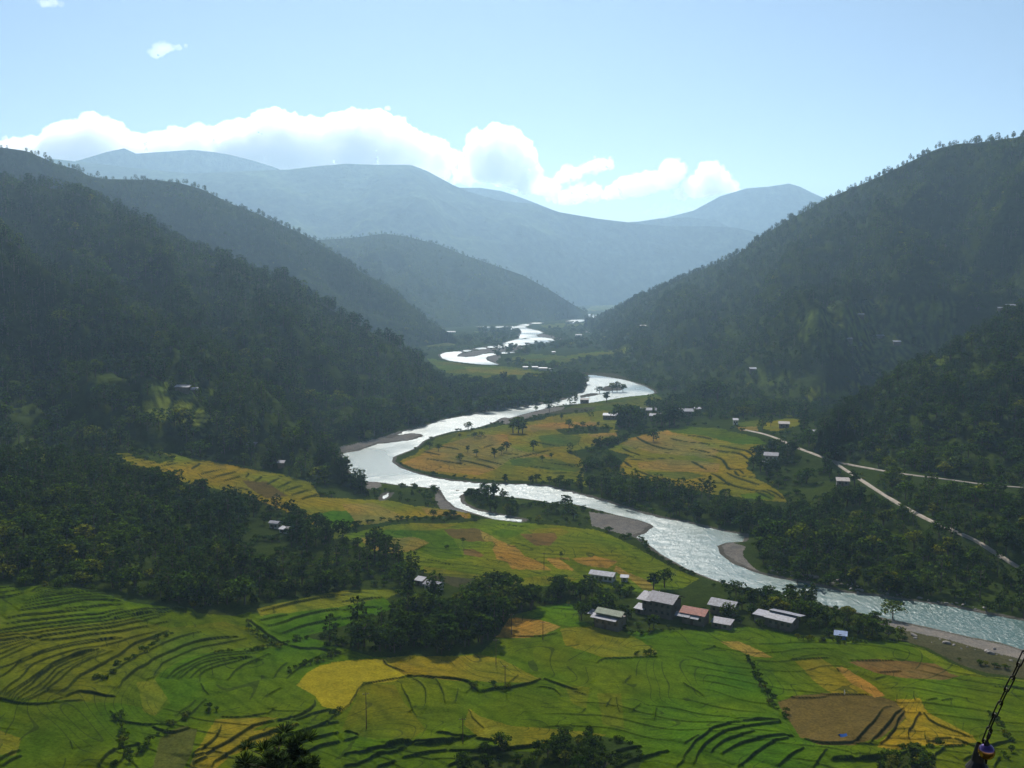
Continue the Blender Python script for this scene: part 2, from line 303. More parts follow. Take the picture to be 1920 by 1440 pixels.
# woods standing on the valley floor: (outline, spacing m, share of conifers, height)
WOODS = [
 ([(600,1213),(650,1197),(700,1184),(735,1166),(765,1120),(790,1118),(850,1116),(930,1112),(1010,1128),(1005,1142),(960,1152),(935,1190),(880,1222),(800,1232),(720,1222),(640,1215)], 4.4, .12, 9.5, 'grove'),
 ([(440,922),(500,942),(560,970),(610,998),(560,1012),(490,985),(430,940)], 5.5, .2, 6.5, 'grove'),
 ([(540,992),(600,1000),(650,1018),(710,1036),(760,1062),(790,1086),(775,1100),(700,1090),(600,1060),(540,1030)], 5.2, .4, 8.5, 'grove'),
 ([(985,1120),(1050,1108),(1090,1116),(1180,1122),(1240,1108),(1300,1100),(1400,1120),(1500,1134),(1560,1150),(1620,1164),(1680,1170),(1695,1195),(1640,1198),(1560,1190),(1480,1180),(1400,1168),(1320,1176),(1250,1176),(1190,1182),(1140,1172),(1085,1165),(1080,1135),(1030,1128),(990,1122)], 5.2, .06, 7.0, 'village'),
 ([(1095,915),(1160,903),(1250,922),(1380,946),(1440,957),(1490,960),(1540,954),(1575,920),(1570,890),(1620,905),(1700,900),(1920,925),(2160,950),(2160,1205),(1920,1162),(1850,1148),(1700,1122),(1580,1105),(1500,1088),(1420,1068),(1470,1010),(1400,1002),(1300,980),(1180,952),(1100,925)], 5.7, .25, 8.5, 'right bank'),
 ([(1398,1022),(1420,1008),(1500,1010),(1600,1040),(1700,1080),(1780,1110),(1780,1125),(1640,1110),(1520,1085),(1440,1060)], 8, .2, 11, 'tall shore'),
 ([(1150,806),(1165,780),(1185,768),(1240,762),(1290,745),(1400,762),(1500,770),(1560,768),(1600,790),(1570,870),(1530,852),(1480,832),(1470,818),(1500,805),(1500,785),(1430,786),(1380,791),(1290,800),(1230,803)], 7.5, .2, 9, 'middle'),
 ([(1062,848),(1100,840),(1150,826),(1180,812),(1230,803),(1180,822),(1150,840),(1125,852),(1120,872),(1108,900),(1093,898),(1098,872),(1085,858)], 5.5, .05, 6, 'middle'), ([(1120,862),(1150,852),(1172,858),(1158,880),(1130,893),(1115,885)], 6, 0, 6, 'middle'), ([(1040,805),(1090,800),(1150,800),(1140,812),(1060,815)], 7, .1, 5, 'middle'),
 ([(1420,845),(1460,830),(1500,850),(1560,872),(1570,900),(1520,905),(1480,925),(1420,900),(1405,875)], 8, .1, 8, 'white house'),
 ([(735,862),(775,884),(900,903),(1080,905),(1110,925),(1020,911),(900,908),(810,897),(750,880)], 5.5, .05, 6, 'peninsula bank'),
 ([(772,842),(800,825),(810,812),(880,800),(905,797),(880,806),(820,820),(785,845)], 6, .05, 6, 'peninsula bank'),
 ([(700,790),(800,740),(850,722),(900,722),(960,722),(1030,712),(1055,705),(1090,702),(1103,720),(1090,738),(1050,752),(950,768),(850,782),(760,803),(700,820),(640,832),(600,820)], 8, .1, 13, 'far bank'),
 ([(868,932),(905,925),(960,938),(990,955),(960,968),(900,955)], 6, .05, 6, 'shingle'), ([(1000,965),(1030,950),(1090,965),(1110,985),(1060,985)], 6.5, .05, 5, 'shingle'),
 ([(860,948),(940,966),(1000,975),(1100,985),(1110,992),(980,980),(900,968)], 5.5, 0, 5, 'shingle'),
 ([(720,915),(780,925),(815,945),(780,950),(720,935)], 9, 0, 5, 'shingle'), ([(640,905),(684,905),(700,925),(690,935),(600,925),(585,905)], 7, 0, 6, 'shingle'),
 ([(790,655),(860,650),(905,618),(975,620),(970,640),(940,650),(830,662)], 16, 0, 12, 'far'), ([(690,645),(780,655),(800,672),(770,670),(700,660)], 16, 0, 12, 'far'),
 ([(1000,620),(1090,612),(1130,640),(1180,665),(1110,655),(1040,655),(985,660),(1010,645),(1040,635)], 18, 0, 10, 'far'),
 ([(950,680),(1060,682),(1130,672),(1200,690),(1240,715),(1290,745),(1240,745),(1205,718),(1150,700),(1060,697),(990,690),(935,686)], 13, 0, 9, 'far'),
 ([(1060,606),(1110,603),(1060,610)], 18, 0, 9, 'far'), ([(920,655),(1000,650),(990,665),(930,668)], 16, 0, 11, 'far'),
 ([(850,1450),(870,1420),(910,1402),(1000,1412),(1040,1392),(1100,1378),(1160,1386),(1205,1412),(1195,1450)], 3.3, 0, 4.4, 'near bank'),
 ([(1640,1450),(1670,1425),(1720,1412),(1750,1425),(1760,1450)], 3.2, 0, 4.0, 'near bank'),
 ([(640,990),(700,982),(780,970),(865,965),(870,972),(780,980),(700,990),(650,1000)], 5.5, 0, 4, 'hedge'),
 ([(-240,1075),(20,1080),(110,1095),(230,1112),(350,1138),(350,1150),(200,1120),(60,1104),(-240,1100)], 5, 0, 5, 'spur foot'),
 ([(350,1130),(480,1120),(560,1110),(700,1090),(760,1085),(760,1100),(640,1108),(500,1140),(440,1155),(370,1150)], 5, .1, 6, 'spur foot'),
]
HEDGES = [  # (polyline, width m, bush height)
 [(180,1285),(230,1250),(280,1215),(320,1190)], [(400,1230),(470,1225),(500,1215)], [(540,1265),(570,1250),(610,1235),(640,1225)], [(530,1210),(600,1195),(640,1200)],
 [(215,1340),(228,1380),(235,1430),(210,1440)], [(240,1430),(300,1380),(340,1350),(400,1330)], [(460,1170),(500,1205),(530,1215)],
 [(1400,1230),(1410,1260),(1440,1300),(1460,1330),(1475,1350)], [(1690,1410),(1720,1400),(1760,1400)], [(1720,1420),(1700,1440)],
 [(1790,1235),(1850,1250),(1900,1255)], [(1085,1400),(1110,1370)], [(885,1290),(930,1292),(960,1290)], [(1170,1230),(1230,1228)],
 [(660,985),(720,975),(800,972)], [(1880,1420),(1900,1400),(1860,1340)], [(1200,1010),(1215,1035),(1260,1060),(1300,1080)], [(1090,890),(1105,860),(1140,840),(1160,825)],
 [(1000,1130),(1030,1125),(1085,1140)], [(1500,1200),(1600,1205),(1700,1200)], [(1140,1175),(1200,1190),(1280,1180)], [(600,1345),(640,1335)],
]
LONE_TREES = [  # x, y of the base, height m, pine?
 (805,842,7,0),(822,847,7,0),(877,848,6,0),(893,855,6,0),(863,866,7,0),(927,858,8,0),(950,845,8,0),(940,852,7,0),(1000,845,9,0),(1033,860,5,0),(1017,865,5,0),(890,822,6,0),(902,821,6,0),(862,822,5,0),
 (1067,803,9,0),(1053,787,6,0),(1108,787,10,1),(1030,774,14,1),(1005,771,6,0),(1025,763,7,0),(1045,758,6,0),(1068,760,14,1),(1080,760,14,1),(1137,754,13,0),(962,812,14,0),(972,812,16,0),(980,813,13,0),(878,808,9,0),
 (1225,828,11,0),(1060,953,9,0),(908,925,8,0),(925,930,9,0),(1674,1160,8,0),(1148,735,12,0),(1157,735,14,0),(1168,735,11,0),(1124,737,9,0),(1246,1102,9,0),(1052,1110,8,0),(1052,1045,3,0),(868,1018,3,0),
 (1160,800,22,0),(1180,800,22,0),(1188,796,20,0),(1255,800,20,0),(1265,799,20,0),(1240,802,14,0),(1330,755,26,0),(1345,758,28,0),(1318,758,24,0),(1300,750,20,0),(1430,808,13,1),(1445,800,10,1),
 (1100,1118,9,1),(1110,1125,10,1),(1120,1120,8,1),(1050,1122,9,1),(1495,1095,6,0),(1225,1105,8,0),(1712,1434,6,0),(838,1030,2.5,0),
]
Z1 = lambda p: Z(0,960,3,p); Z2 = lambda p: Z(640,960,3,p); Z3 = lambda p: Z(1280,960,3,p); Z4 = lambda p: Z(0,560,3,p); Z5 = lambda p: Z(640,560,3,p); ZF = lambda p: Z(1060,730,4.364,p)
# terrace banks: (polyline, height m, width m)
BANKS = [(Z1(p), h, wd) for h, wd, L in (
 (.85, .7, [[(-200,425),(0,415),(60,400),(100,400)],[(-200,500),(0,490),(80,480),(140,465)],[(180,470),(260,430),(330,425)],[(220,480),(300,465),(390,450)],[(150,520),(250,495),(380,480),(490,470),(560,455)],[(100,565),(200,550),(300,540),(420,515),(520,500),(690,510)],[(370,565),(450,555),(560,535),(700,520)],
  [(30,610),(150,590),(370,580),(500,560)],[(30,645),(200,625),(370,605),(600,590),(700,570)],[(-200,720),(30,685),(200,655),(400,630),(600,610),(700,590),(900,560),(1040,540)],[(-200,770),(0,735),(200,720),(400,690),(620,665),(700,640),(900,600)],[(220,730),(400,725),(620,690),(720,670),(840,650)],[(860,640),(960,620)],[(640,620),(720,600),(900,585)]]),
 (.5, .5, [[(-300,800),(0,765),(160,722)],[(-300,900),(0,850),(100,790),(230,740)],[(-300,960),(0,900),(150,850),(300,780),(480,740),(600,730),(680,715)],[(-300,1010),(0,955),(100,870),(200,820),(350,775),(500,745),(700,720)],
  [(0,1045),(140,945),(160,905),(220,860),(400,805),(560,775),(720,725),(900,685)],[(30,1055),(120,1010),(210,950),(320,870),(450,830),(600,790)],[(75,1075),(200,975),(290,890),(400,850),(540,800)],[(140,1080),(300,1000),(400,900),(520,840),(640,790)],
  [(540,980),(600,930),(700,870),(800,800),(900,760),(1000,712),(1150,680)],[(930,940),(1020,890),(1110,850),(1200,820),(1310,812),(1450,785),(1500,765)],[(1000,945),(1070,905),(1130,865),(1250,838),(1430,830)],[(1120,930),(1180,880),(1280,855),(1400,835)],
  [(860,930),(900,870),(960,840),(1100,775),(1250,745),(1400,712)],[(810,950),(870,930)],[(1280,950),(1320,890),(1400,850),(1480,830)],[(1540,940),(1560,890),(1620,850)],[(1600,940),(1680,880),(1760,830),(1840,800)],[(1500,1045),(1540,1010),(1580,990)],[(1440,860),(1460,830),(1530,800)],
  [(-300,1040),(0,1055),(80,1080),(200,1085),(300,1080),(370,1050)],[(610,1120),(640,1170),(680,1190),(860,1210),(980,1200)],[(980,1200),(1060,1150),(1110,1130),(1165,1050)],[(1000,1160),(1060,1110),(1100,1060)],[(1240,1155),(1380,1165),(1500,1150),(1540,1110),(1560,1095)],[(400,1290),(420,1340)],[(1180,1030),(1150,1010),(1120,960)],[(300,1075),(400,1070),(480,1060)]]),
 (.9, .8, [[(350,1030),(430,955),(500,905),(560,875),(700,795),(760,745),(900,705),(960,675)],[(660,1000),(700,950),(760,900),(850,855),(950,795),(1080,745),(1200,720),(1350,712)],[(1460,565),(1560,545),(1700,505),(1920,472)],[(1460,625),(1540,610),(1620,590)],[(1500,655),(1560,645),(1750,575),(1920,550)],[(1570,700),(1700,650),(1920,595)],
  [(1080,1400),(1180,1370),(1300,1300),(1400,1240),(1460,1205),(1560,1190)],[(1190,1440),(1220,1395),(1350,1330),(1430,1275),(1600,1240),(1700,1215)],[(1080,1400),(1200,1320),(1240,1250),(1250,1200)],[(1640,1195),(1750,1160),(1830,1140),(1920,1120)],[(1840,1220),(1870,1170),(1920,1140)],[(1540,1290),(1700,1250),(1800,1215),(1920,1190)],[(1640,1330),(1780,1290),(1920,1250)],[(1680,1380),(1800,1330),(1920,1300)],[(0,1410),(60,1380),(130,1345)],[(1100,1430),(1180,1390)],[(690,1345),(700,1400),(640,1440)]])) for p in L]
BANKS += [(Z1(p), .7, 1.3) for p in [[(1400,610),(1450,650),(1500,700),(1560,735),(1620,755)],[(1620,755),(1700,780),(1800,770),(1920,800)],[(370,1050),(480,1010),(600,1040),(660,1040)],[(0,1440),(60,1400),(130,1370)],[(560,1440),(620,1370),(700,1330),(800,1310)],[(850,1215),(900,1240),(1000,1250),(1080,1215)],[(1560,1190),(1700,1175),(1770,1120),(1760,1060)]]]
BANKS += [(Z2(p), .8, .9) for p in [[(250,1340),(400,1308),(520,1325),(640,1300),(780,1270)],[(600,1355),(760,1370),(900,1345)],[(1100,1440),(1250,1400),(1400,1430)],[(0,1440),(100,1425)],[(1130,940),(1230,985),(1330,1010)],[(360,928),(520,940),(700,950),(780,1020)]]]
BANKS += [(Z3(p), .7, .8) for p in [[(330,1195),(450,1180),(560,1190)],[(830,1405),(1000,1400),(1200,1390),(1340,1335)],[(1520,1290),(1600,1330),(1700,1345)],[(0,1330),(100,1280)],[(960,1312),(1050,1315),(1100,1320)],[(1340,1130),(1400,1180),(1500,1230),(1620,1290)]]]
BANKS += [(Z2(p), h, wd) for h, wd, L in (
 (.9, .8, [[(0,508),(100,500),(240,485)],[(0,560),(100,548),(230,540)],[(0,605),(100,590),(200,578)],[(0,1245),(110,1258)],[(0,1300),(60,1285),(110,1268)],[(0,1385),(150,1370),(250,1340),(400,1308)],[(100,1425),(180,1390),(250,1362),(380,1340)],[(340,1395),(450,1365),(600,1355)],[(530,1265),(620,1285),(700,1292)],[(400,1320),(480,1325),(560,1320),(640,1300)],
  [(780,1020),(850,998),(950,993),(1060,968),(1130,940)],[(760,1370),(900,1345),(1100,1325),(1250,1305)],[(1400,1430),(1500,1385),(1620,1345),(1700,1330)],[(1560,1440),(1650,1395),(1760,1375),(1850,1362)],[(750,1290),(850,1300),(880,1310)],[(200,1440),(330,1410)],[(600,1440),(700,1400),(820,1395)]]),
 (.45, .45, [[(380,1130),(430,1095)],[(420,1160),(470,1110),(480,1060),(465,970),(400,940)],[(700,1030),(770,965)],[(940,970),(1000,920)],[(1100,985),(1200,992),(1240,1040)],[(530,940),(570,1010),(575,1090)],[(0,1125),(60,1065),(90,1000),(150,968),(360,928)],[(240,830),(265,870),(360,905)],[(1440,855),(1480,825),(1600,828),(1750,812)],[(960,700),(1150,705),(1220,680)],
  [(1350,1140),(1380,1110)],[(1600,970),(1630,920)],[(1200,1215),(1310,1220)],[(340,970),(360,1040),(420,1150)],[(720,1110),(740,1170),(800,1220)],[(1480,1100),(1520,1050)],[(1560,1130),(1545,1040)],[(1640,1130),(1690,1080)],[(1760,1180),(1775,1100)],[(1300,1010),(1380,1030)],[(640,1080),(650,1000)],
  [(400,222),(480,190)],[(560,290),(640,300)],[(850,195),(880,185)],[(960,195),(1050,190)],[(890,70),(1030,82)],[(470,270),(560,285)]])) for p in L]
BANKS += [(Z3(p), h, wd) for h, wd, L in (
 (.75, .7, [[(10,1400),(50,1340),(100,1290),(200,1225),(330,1195)],[(60,1425),(120,1325),(230,1255),(400,1215),(560,1190)],[(160,1365),(220,1305),(300,1290),(420,1252)],[(220,1375),(280,1335),(420,1295),(560,1262),(630,1265)],[(310,1440),(400,1375),(500,1305),(600,1275)],[(540,1440),(600,1375),(690,1333)],[(680,1280),(750,1305),(830,1322),(960,1312),(1000,1285),(1080,1205),(1120,1130)],
  [(1050,1315),(1130,1250),(1200,1155),(1250,1110)],[(1100,1320),(1180,1265),(1220,1185),(1250,1130)],[(1440,1335),(1600,1335)],[(1370,1315),(1440,1303),(1520,1290)],[(1270,1285),(1290,1225),(1300,1170),(1340,1130)],[(830,1405),(900,1392),(960,1400)],[(1410,1425),(1430,1372),(1480,1340)],[(1640,1385),(1700,1345),(1750,1322),(1850,1285)],[(-30,1440),(10,1400)],[(730,1440),(770,1400),(830,1350)],[(1580,1410),(1640,1380),(1700,1375)],[(1000,1400),(1100,1385),(1200,1390)],[(1740,1440),(1800,1380)]]),
 (.45, .45, [[(1740,980),(1840,990),(2000,1015)],[(1080,940),(1150,925)],[(1370,1068),(1440,1052)],[(1450,1068),(1530,1053)],[(780,1035),(920,1025),(1060,1030)],[(380,820),(400,880)],[(460,970),(480,1050),(520,1080)],[(600,832),(750,828),(830,822)],[(100,780),(190,755)],[(820,1040),(740,1050),(600,1045)],[(1290,1010),(1300,1070)],[(860,880),(880,900)],[(1120,1130),(1180,1100)],[(1350,1240),(1380,1320)],[(930,838),(1100,842),(1200,838)],[(1100,905),(1240,900)],[(0,960),(60,1000),(120,1040)]])) for p in L]
BANKS += [(Z4(p), .8, .6) for p in [[(500,790),(620,787),(830,792)],[(520,802),(650,802),(840,802)],[(600,832),(700,818),(850,815)],[(700,890),(760,880)],[(740,905),(820,890)],[(790,915),(880,900)],[(830,932),(930,915)],[(900,945),(1000,925)],[(1080,962),(1130,925)],[(1130,992),(1250,962)],[(1200,1012),(1330,975)],[(1260,1028),(1350,1002)],
  [(1380,1010),(1400,980)],[(1440,1032),(1480,1000)],[(1500,1052),(1570,1010)],[(1560,1072),(1640,1030)],[(1600,1090),(1700,1050)],[(1640,1112),(1730,1075)],[(1700,1132),(1790,1100)],[(1600,1170),(1640,1200)],[(1700,1210),(1730,1230)],[(870,990),(980,985)],[(870,970),(960,960)],[(1030,935),(1080,925)],[(940,930),(980,915)],[(1310,1060),(1420,1080)],[(1640,1000),(1560,1000)],[(1560,1150),(1590,1180)],[(1680,1180),(1700,1200)]]]
BANKS += [(ZF(p), .8, .55) for p in [[(580,390),(660,440),(740,470),(850,495),(940,500)],[(850,400),(950,430),(1130,440),(1180,455)],[(980,375),(1080,385),(1200,410)],[(1250,460),(1400,490),(1500,510),(1530,550)],[(1190,490),(1300,515),(1420,520),(1500,575)],[(520,578),(700,572),(900,562)],[(460,480),(520,510),(620,548)],[(580,660),(640,690),(760,730),(860,780)],
  [(1030,590),(1100,630),(1160,660)],[(1010,485),(1100,500),(1200,525)],[(1150,540),(1230,550),(1300,585),(1320,640),(1370,665),(1480,655)],[(1320,680),(1360,715),(1500,760),(1600,790)],[(1440,720),(1590,730)],[(1080,730),(1140,770),(1290,765),(1400,800),(1520,830),(1620,835),(1720,890)],[(1100,820),(1250,850),(1450,855)],[(1190,690),(1260,720),(1340,790)],[(200,500),(290,530)],[(240,480),(330,520)],[(280,455),(350,500)],[(310,440),(390,480)],[(1570,840),(1690,900)],[(1640,830),(1800,900)],
  [(0,620),(60,635),(110,620)],[(480,530),(560,560)],[(480,590),(540,640)],[(1380,670),(1420,720)],[(1420,665),(1460,705)]]]
BANKS += [(Z5(p), .8, .55) for p in [[(640,905),(760,930),(870,960)],[(460,860),(560,880)],[(760,900),(900,935)],[(940,905),(1060,880),(1180,850)],[(1060,945),(1200,960)],[(1180,925),(1300,945),(1340,930)],[(700,770),(820,780)],[(800,840),(860,820)],[(560,830),(660,850)],[(1060,800),(1200,830)],[(480,900),(600,920),(700,935)],[(880,870),(1000,880)],[(1150,980),(1320,985)]]]
ROADS = [
 [(1395,806),(1430,813),(1460,823),(1490,838),(1530,853),(1565,866),(1610,875),(1690,889),(1780,900),(1850,910),(1920,915),(2080,925)],
 [(1565,867),(1580,878),(1610,897),(1660,930),(1720,965),(1780,993),(1830,1013),(1870,1040),(1900,1058),(1925,1074),(1990,1110)],
 ]
# hills: foot (x, y, raise), crest (x, y, distance)
HILLS = [
 dict(name='hill', foot=[(-420,1060),(-100,1072),(60,1098),(200,1112),(350,1142),(440,1150),(500,1130),(600,1110),(700,1092),(775,1072)],
      crest=[(-420,800,600),(-100,826,600),(60,866,590),(200,890,570),(330,925,550),(430,962,525),(540,1008,495),(640,1046,470),(720,1070,452),(785,1088,436)],
      sp=4.6, h=8.5, pine=.38, gully=.10, th=7, back=.35, tag='spur'),
 dict(name='hill', foot=[(-420,840),(-100,830),(60,812),(180,818),(280,828),(340,856),(450,872),(530,890),(600,905),(650,915),(690,925)],
      crest=[(-420,230,1350),(-100,360,1100),(0,440,1000),(100,515,960),(240,590,900),(340,632,860),(433,682,800),(517,747,740),(583,820,690),(645,880,640),(692,922,610)],
      sp=7.4, h=9, pine=.55, gully=.26, th=7, back=.8, tag='left spur'),
 dict(name='hill', foot=[(-420,860),(300,850),(560,850),(640,836),(720,813),(800,786),(850,762),(868,745)],
      crest=[(-500,200,1700),(-150,310,1550),(0,340,1500),(67,346,1480),(143,366,1460),(213,394,1440),(277,430,1420),(400,481,1400),(470,509,1350),(547,539,1300),(640,592,1250),(700,625,1220),(750,653,1200),(800,698,1170),(845,735,1150),(870,745,1130)],
      sp=9.6, h=11, pine=.6, gully=.32, th=8, back=.8, tag='left'),
 dict(name='hill', foot=[(-500,690),(300,680),(700,660),(780,652),(850,640),(880,632)],
      crest=[(-600,190,2500),(-150,250,2400),(0,276,2300),(50,283,2300),(110,309,2300),(143,317,2300),(167,330,2300),(200,336,2300),(283,337,2300),(333,342,2300),(377,354,2300),(433,382,2300),(500,409,2300),(567,439,2300),(640,481,2250),(673,508,2250),(727,537,2250),(773,574,2250),(813,607,2250),(860,634,2200),(885,640,2200)],
      sp=11.5, h=9, pine=.7, gully=.2, th=8, back=.6, tag='second left'),
 dict(name='hill', foot=[(300,625),(700,622),(850,614),(960,606),(1040,602),(1096,590)],
      crest=[(300,480,3600),(500,460,3700),(610,449,3800),(660,446,3800),(720,438,3800),(760,443,3800),(820,458,3800),(870,478,3800),(900,488,3800),(940,502,3800),(980,516,3800),(1030,543,3800),(1060,562,3850),(1085,577,3950),(1102,587,4000)],
      sp=19, h=9.5, pine=.7, gully=.18, th=8, back=.6, tag='third left'),
 dict(name='mountain', foot=[(-300,590),(500,586),(900,580),(1100,573),(1300,571),(1700,571)],
      crest=[(-300,330,7200),(0,300,7200),(100,298,7200),(165,305,7100),(250,315,7000),(350,325,6900),(400,323,6800),(540,318,6800),(600,311,6800),(650,307,6800),(700,309,6800),(770,309,6800),(800,320,6800),(850,347,6800),(880,360,6800),(940,377,6800),(1000,382,6900),(1050,398,6900),(1120,410,7000),(1180,417,7100),(1250,424,7200),(1330,424,7200),(1380,427,7200),(1420,436,7200),(1520,470,7200),(1700,520,7200)],
      sp=0, h=0, pine=0, gully=.12, th=0, back=.25, tag='main'),
 dict(name='mountain', foot=[(0,560),(600,560),(700,560)],
      crest=[(-100,330,7900),(60,320,7900),(150,300,7900),(200,285,7900),(233,278,7900),(255,288,7900),(300,285,7900),(360,281,7900),(400,285,7900),(430,290,7900),(470,300,7900),(510,312,7900),(535,322,7900),(620,350,7900)],
      sp=0, h=0, pine=0, gully=.06, th=0, back=.15, tag='far left'),
 dict(name='mountain', foot=[(800,560),(1500,560)],
      crest=[(780,350,8000),(870,352,8000),(900,352,8000),(940,358,8000),(970,368,8000),(1000,379,8000),(1040,395,8000),(1110,425,8000),(1160,418,8000),(1200,415,8000),(1240,409,8000),(1290,407,8000),(1340,412,8000),(1365,424,8000),(1450,450,8000)],
      sp=0, h=0, pine=0, gully=.06, th=0, back=.15, tag='far middle'),
 dict(name='mountain', foot=[(1000,560),(1700,560)],
      crest=[(980,420,8700),(1050,440,8700),(1100,436,8700),(1150,430,8700),(1200,420,8700),(1300,395,8700),(1350,368,8700),(1400,353,8700),(1440,350,8700),(1480,344,8700),(1500,350,8700),(1520,360,8700),(1560,378,8700),(1640,400,8700)],
      sp=0, h=0, pine=0, gully=.06, th=0, back=.12, tag='far right'),
 dict(name='hill', foot=[(1098,605),(1118,640),(1150,668),(1200,700),(1235,722),(1290,742),(1400,762),(1500,768),(1600,750),(1750,740),(2400,760)],
      crest=[(1096,596,3100),(1120,596,2900),(1150,583,2700),(1200,556,2500),(1260,530,2400),(1300,512,2300),(1350,494,2200),(1400,466,2100),(1440,436,2050),(1480,411,2030),(1520,391,2000),(1540,377,2000),(1600,352,1900),(1660,326,1800),(1700,306,1780),(1760,278,1750),(1800,269,1740),(1850,268,1720),(1880,262,1710),(1920,256,1700),(2050,230,1650),(2400,150,1600)],
      sp=10, h=8.8, pine=.7, gully=.30, th=5, back=.5, tag='right'),
 dict(name='hill', foot=[(1525,846),(1548,856),(1570,864),(1610,871),(1700,886),(1800,898),(1920,910),(2300,925)],
      crest=[(1540,806,690),(1560,795,710),(1592,765,760),(1640,745,800),(1660,727,820),(1700,702,850),(1750,677,880),(1800,652,910),(1840,632,940),(1880,602,970),(1920,587,1000),(2000,540,1050),(2300,420,1150)],
      sp=6.8, h=9, pine=.5, gully=.2, th=8, back=.8, tag='right near'),
]
# ---------------------------------------------------------------- valley floor
def on_plane(px, py, z=0.0):
    r = ray(px, py); t = (z - CAMZ) / r[..., 2]
    return np.array([0, 0, CAMZ]) + r * t[..., None]
def polyw(poly): p = np.array(poly, float); return on_plane(p[:, 0], p[:, 1])[:, :2]
def sdist(X, Y, poly):
    d = np.full(X.shape, 1e9); n = len(poly)
    for i in range(n):
        ax, ay = poly[i - 1]; bx, by = poly[i]; vx, vy = bx - ax, by - ay; L = vx * vx + vy * vy + 1e-9
        t = np.clip(((X - ax) * vx + (Y - ay) * vy) / L, 0, 1)
        d = np.minimum(d, (X - ax - t * vx) ** 2 + (Y - ay - t * vy) ** 2)
    d = np.sqrt(d); return np.where(inpoly(X, Y, [tuple(p) for p in poly]), -d, d)
RIVW = [polyw(p) for p in RIVER]; ISLW = [polyw(p) for p in ISLES]
def riverdist(X, Y):
    d = np.full(X.shape, 1e9)
    for p in RIVW: d = np.minimum(d, sdist(X, Y, p))
    for p in ISLW: d = np.maximum(d, -sdist(X, Y, p))
    return d
def Gd(X, Y, d):
    R = np.hypot(X, Y)
    z = np.where(d < 0, np.maximum(d * .3, -2.5), .25 + .05 * np.minimum(d, 12) + .022 * np.clip(d - 12, 0, 180))
    near = ss((950 - Y) / 300)
    z = z + np.where(d > 0, 20 * ss((-X - 30) / 230) * near * ss(d / 60), 0)
    z = z + np.where(d > 0, 13 * ss((X - 140) / 110) * ss((d - 10) / 90) * ss((1000 - Y) / 250) * ss((Y - 400) / 60), 0)
    z = z + np.where(d > 4, .5 * fbm(X / 45, Y / 45, 2) * ss(d / 30), 0)
    hill = 127.5 - .72 * R
    return np.where(hill > z - 6, np.maximum(z, hill) + 3 * np.exp(-((hill - z) / 8) ** 2) * 0, z)
def G(X, Y):
    X = np.asarray(X, float); Y = np.asarray(Y, float); return Gd(X, Y, riverdist(X, Y))
def ground_hit(px, py):
    px = np.atleast_1d(np.asarray(px, float)); py = np.atleast_1d(np.asarray(py, float))
    z = np.full(px.shape, 4.0)
    for i in range(14):
        P = on_plane(px, py, 0); r = ray(px, py); t = (z - CAMZ) / r[:, 2]; P = np.array([0, 0, CAMZ]) + r * t[:, None]
        z = z * .4 + .6 * np.maximum(G(P[:, 0], P[:, 1]), 0)
    return P
# class maps
CM = np.zeros((1500, 1920 + 2 * PADX), np.uint8)
for name, p in FIELDS: fill(CM, p, CLS.index(name) + 1)
WM = np.zeros(CM.shape, np.uint8)
for i, wd in enumerate(WOODS): fill(WM, wd[0], i + 1)
RM = np.zeros(CM.shape, bool)
for rd in ROADS:
    for (x0, y0), (x1, y1) in zip(rd[:-1], rd[1:]):
        h = 13 if y0 < 888 else 20 if x0 < 1750 else 24
        fill(RM, [(x0, y0 - 3), (x1, y1 - 3), (x1, y1 + h), (x0, y0 + h)], True)
def look(M, px, py):
    ix = np.clip((px + PADX).astype(int), 0, M.shape[1] - 1); iy = np.clip(py.astype(int), 0, M.shape[0] - 1)
    return M[iy, ix]
pxs = np.concatenate([np.linspace(-2600, -120, 40), np.arange(-80, 2001, 1.45), np.linspace(2040, 4500, 40)])
az = np.arctan2((pxs - 960) / FPX, 1.0)
az = np.concatenate([np.radians(np.linspace(-100, -64, 8)), az, np.radians(np.linspace(64, 100, 8))])
ys = np.concatenate([np.arange(1456, 1080, -.85), np.arange(1080, 760, -1.15), np.arange(760, 566, -1.2)])
Ds = np.concatenate([np.geomspace(3, 243, 36), 127 / np.tan(PITCH + np.arctan((ys - 720) / FPX)), [8300, 9400]])
Ds = np.unique(Ds)
A2, D2 = np.meshgrid(az, Ds)
GX, GY = D2 * np.sin(A2), D2 * np.cos(A2)
ci = np.unique(np.append(np.arange(0, len(az), 3), len(az) - 1)); ri = np.unique(np.append(np.arange(0, len(Ds), 3), len(Ds) - 1))
dc = riverdist(GX[np.ix_(ri, ci)], GY[np.ix_(ri, ci)])
tmp = np.stack([np.interp(np.arange(len(az)), ci, row) for row in dc])
fi = np.interp(np.arange(len(Ds)), ri, np.arange(len(ri))); i0 = np.minimum(fi.astype(int), len(ri) - 2); fr = (fi - i0)[:, None]
RD = tmp[i0] * (1 - fr) + tmp[i0 + 1] * fr
GZ = Gd(GX, GY, RD)
GPX, GPY = project(np.stack([GX, GY, GZ], -1))
warp = 3.0 * np.clip(D2 / 500, .3, 1.0)
wx = fbm(GX / 9, GY / 14, 3) * warp; wy = fbm(GX / 9 + 50, GY / 14, 3) * warp * .6
cls = look(CM, GPX + wx, GPY + wy).astype(int); wood = look(WM, GPX + wx, GPY + wy)
cls[(GPX < -PADX + 5) | (GPX > 1920 + PADX - 5) | (D2 < 235)] = 0
pal = np.array([PAL['scrub']] + [PAL[c] for c in CLS])
COLR = pal[cls]
gravel = CLS.index('gravel') + 1
COLR[(wood > 0) & (cls != gravel)] = PAL['scrub']
rock = (RD > -8) & (RD < 1.6 + 1.5 * fbm(GX / 8, GY / 8, 3) + D2 / 900) & (D2 > 240)
COLR[rock] = PAL['shore']
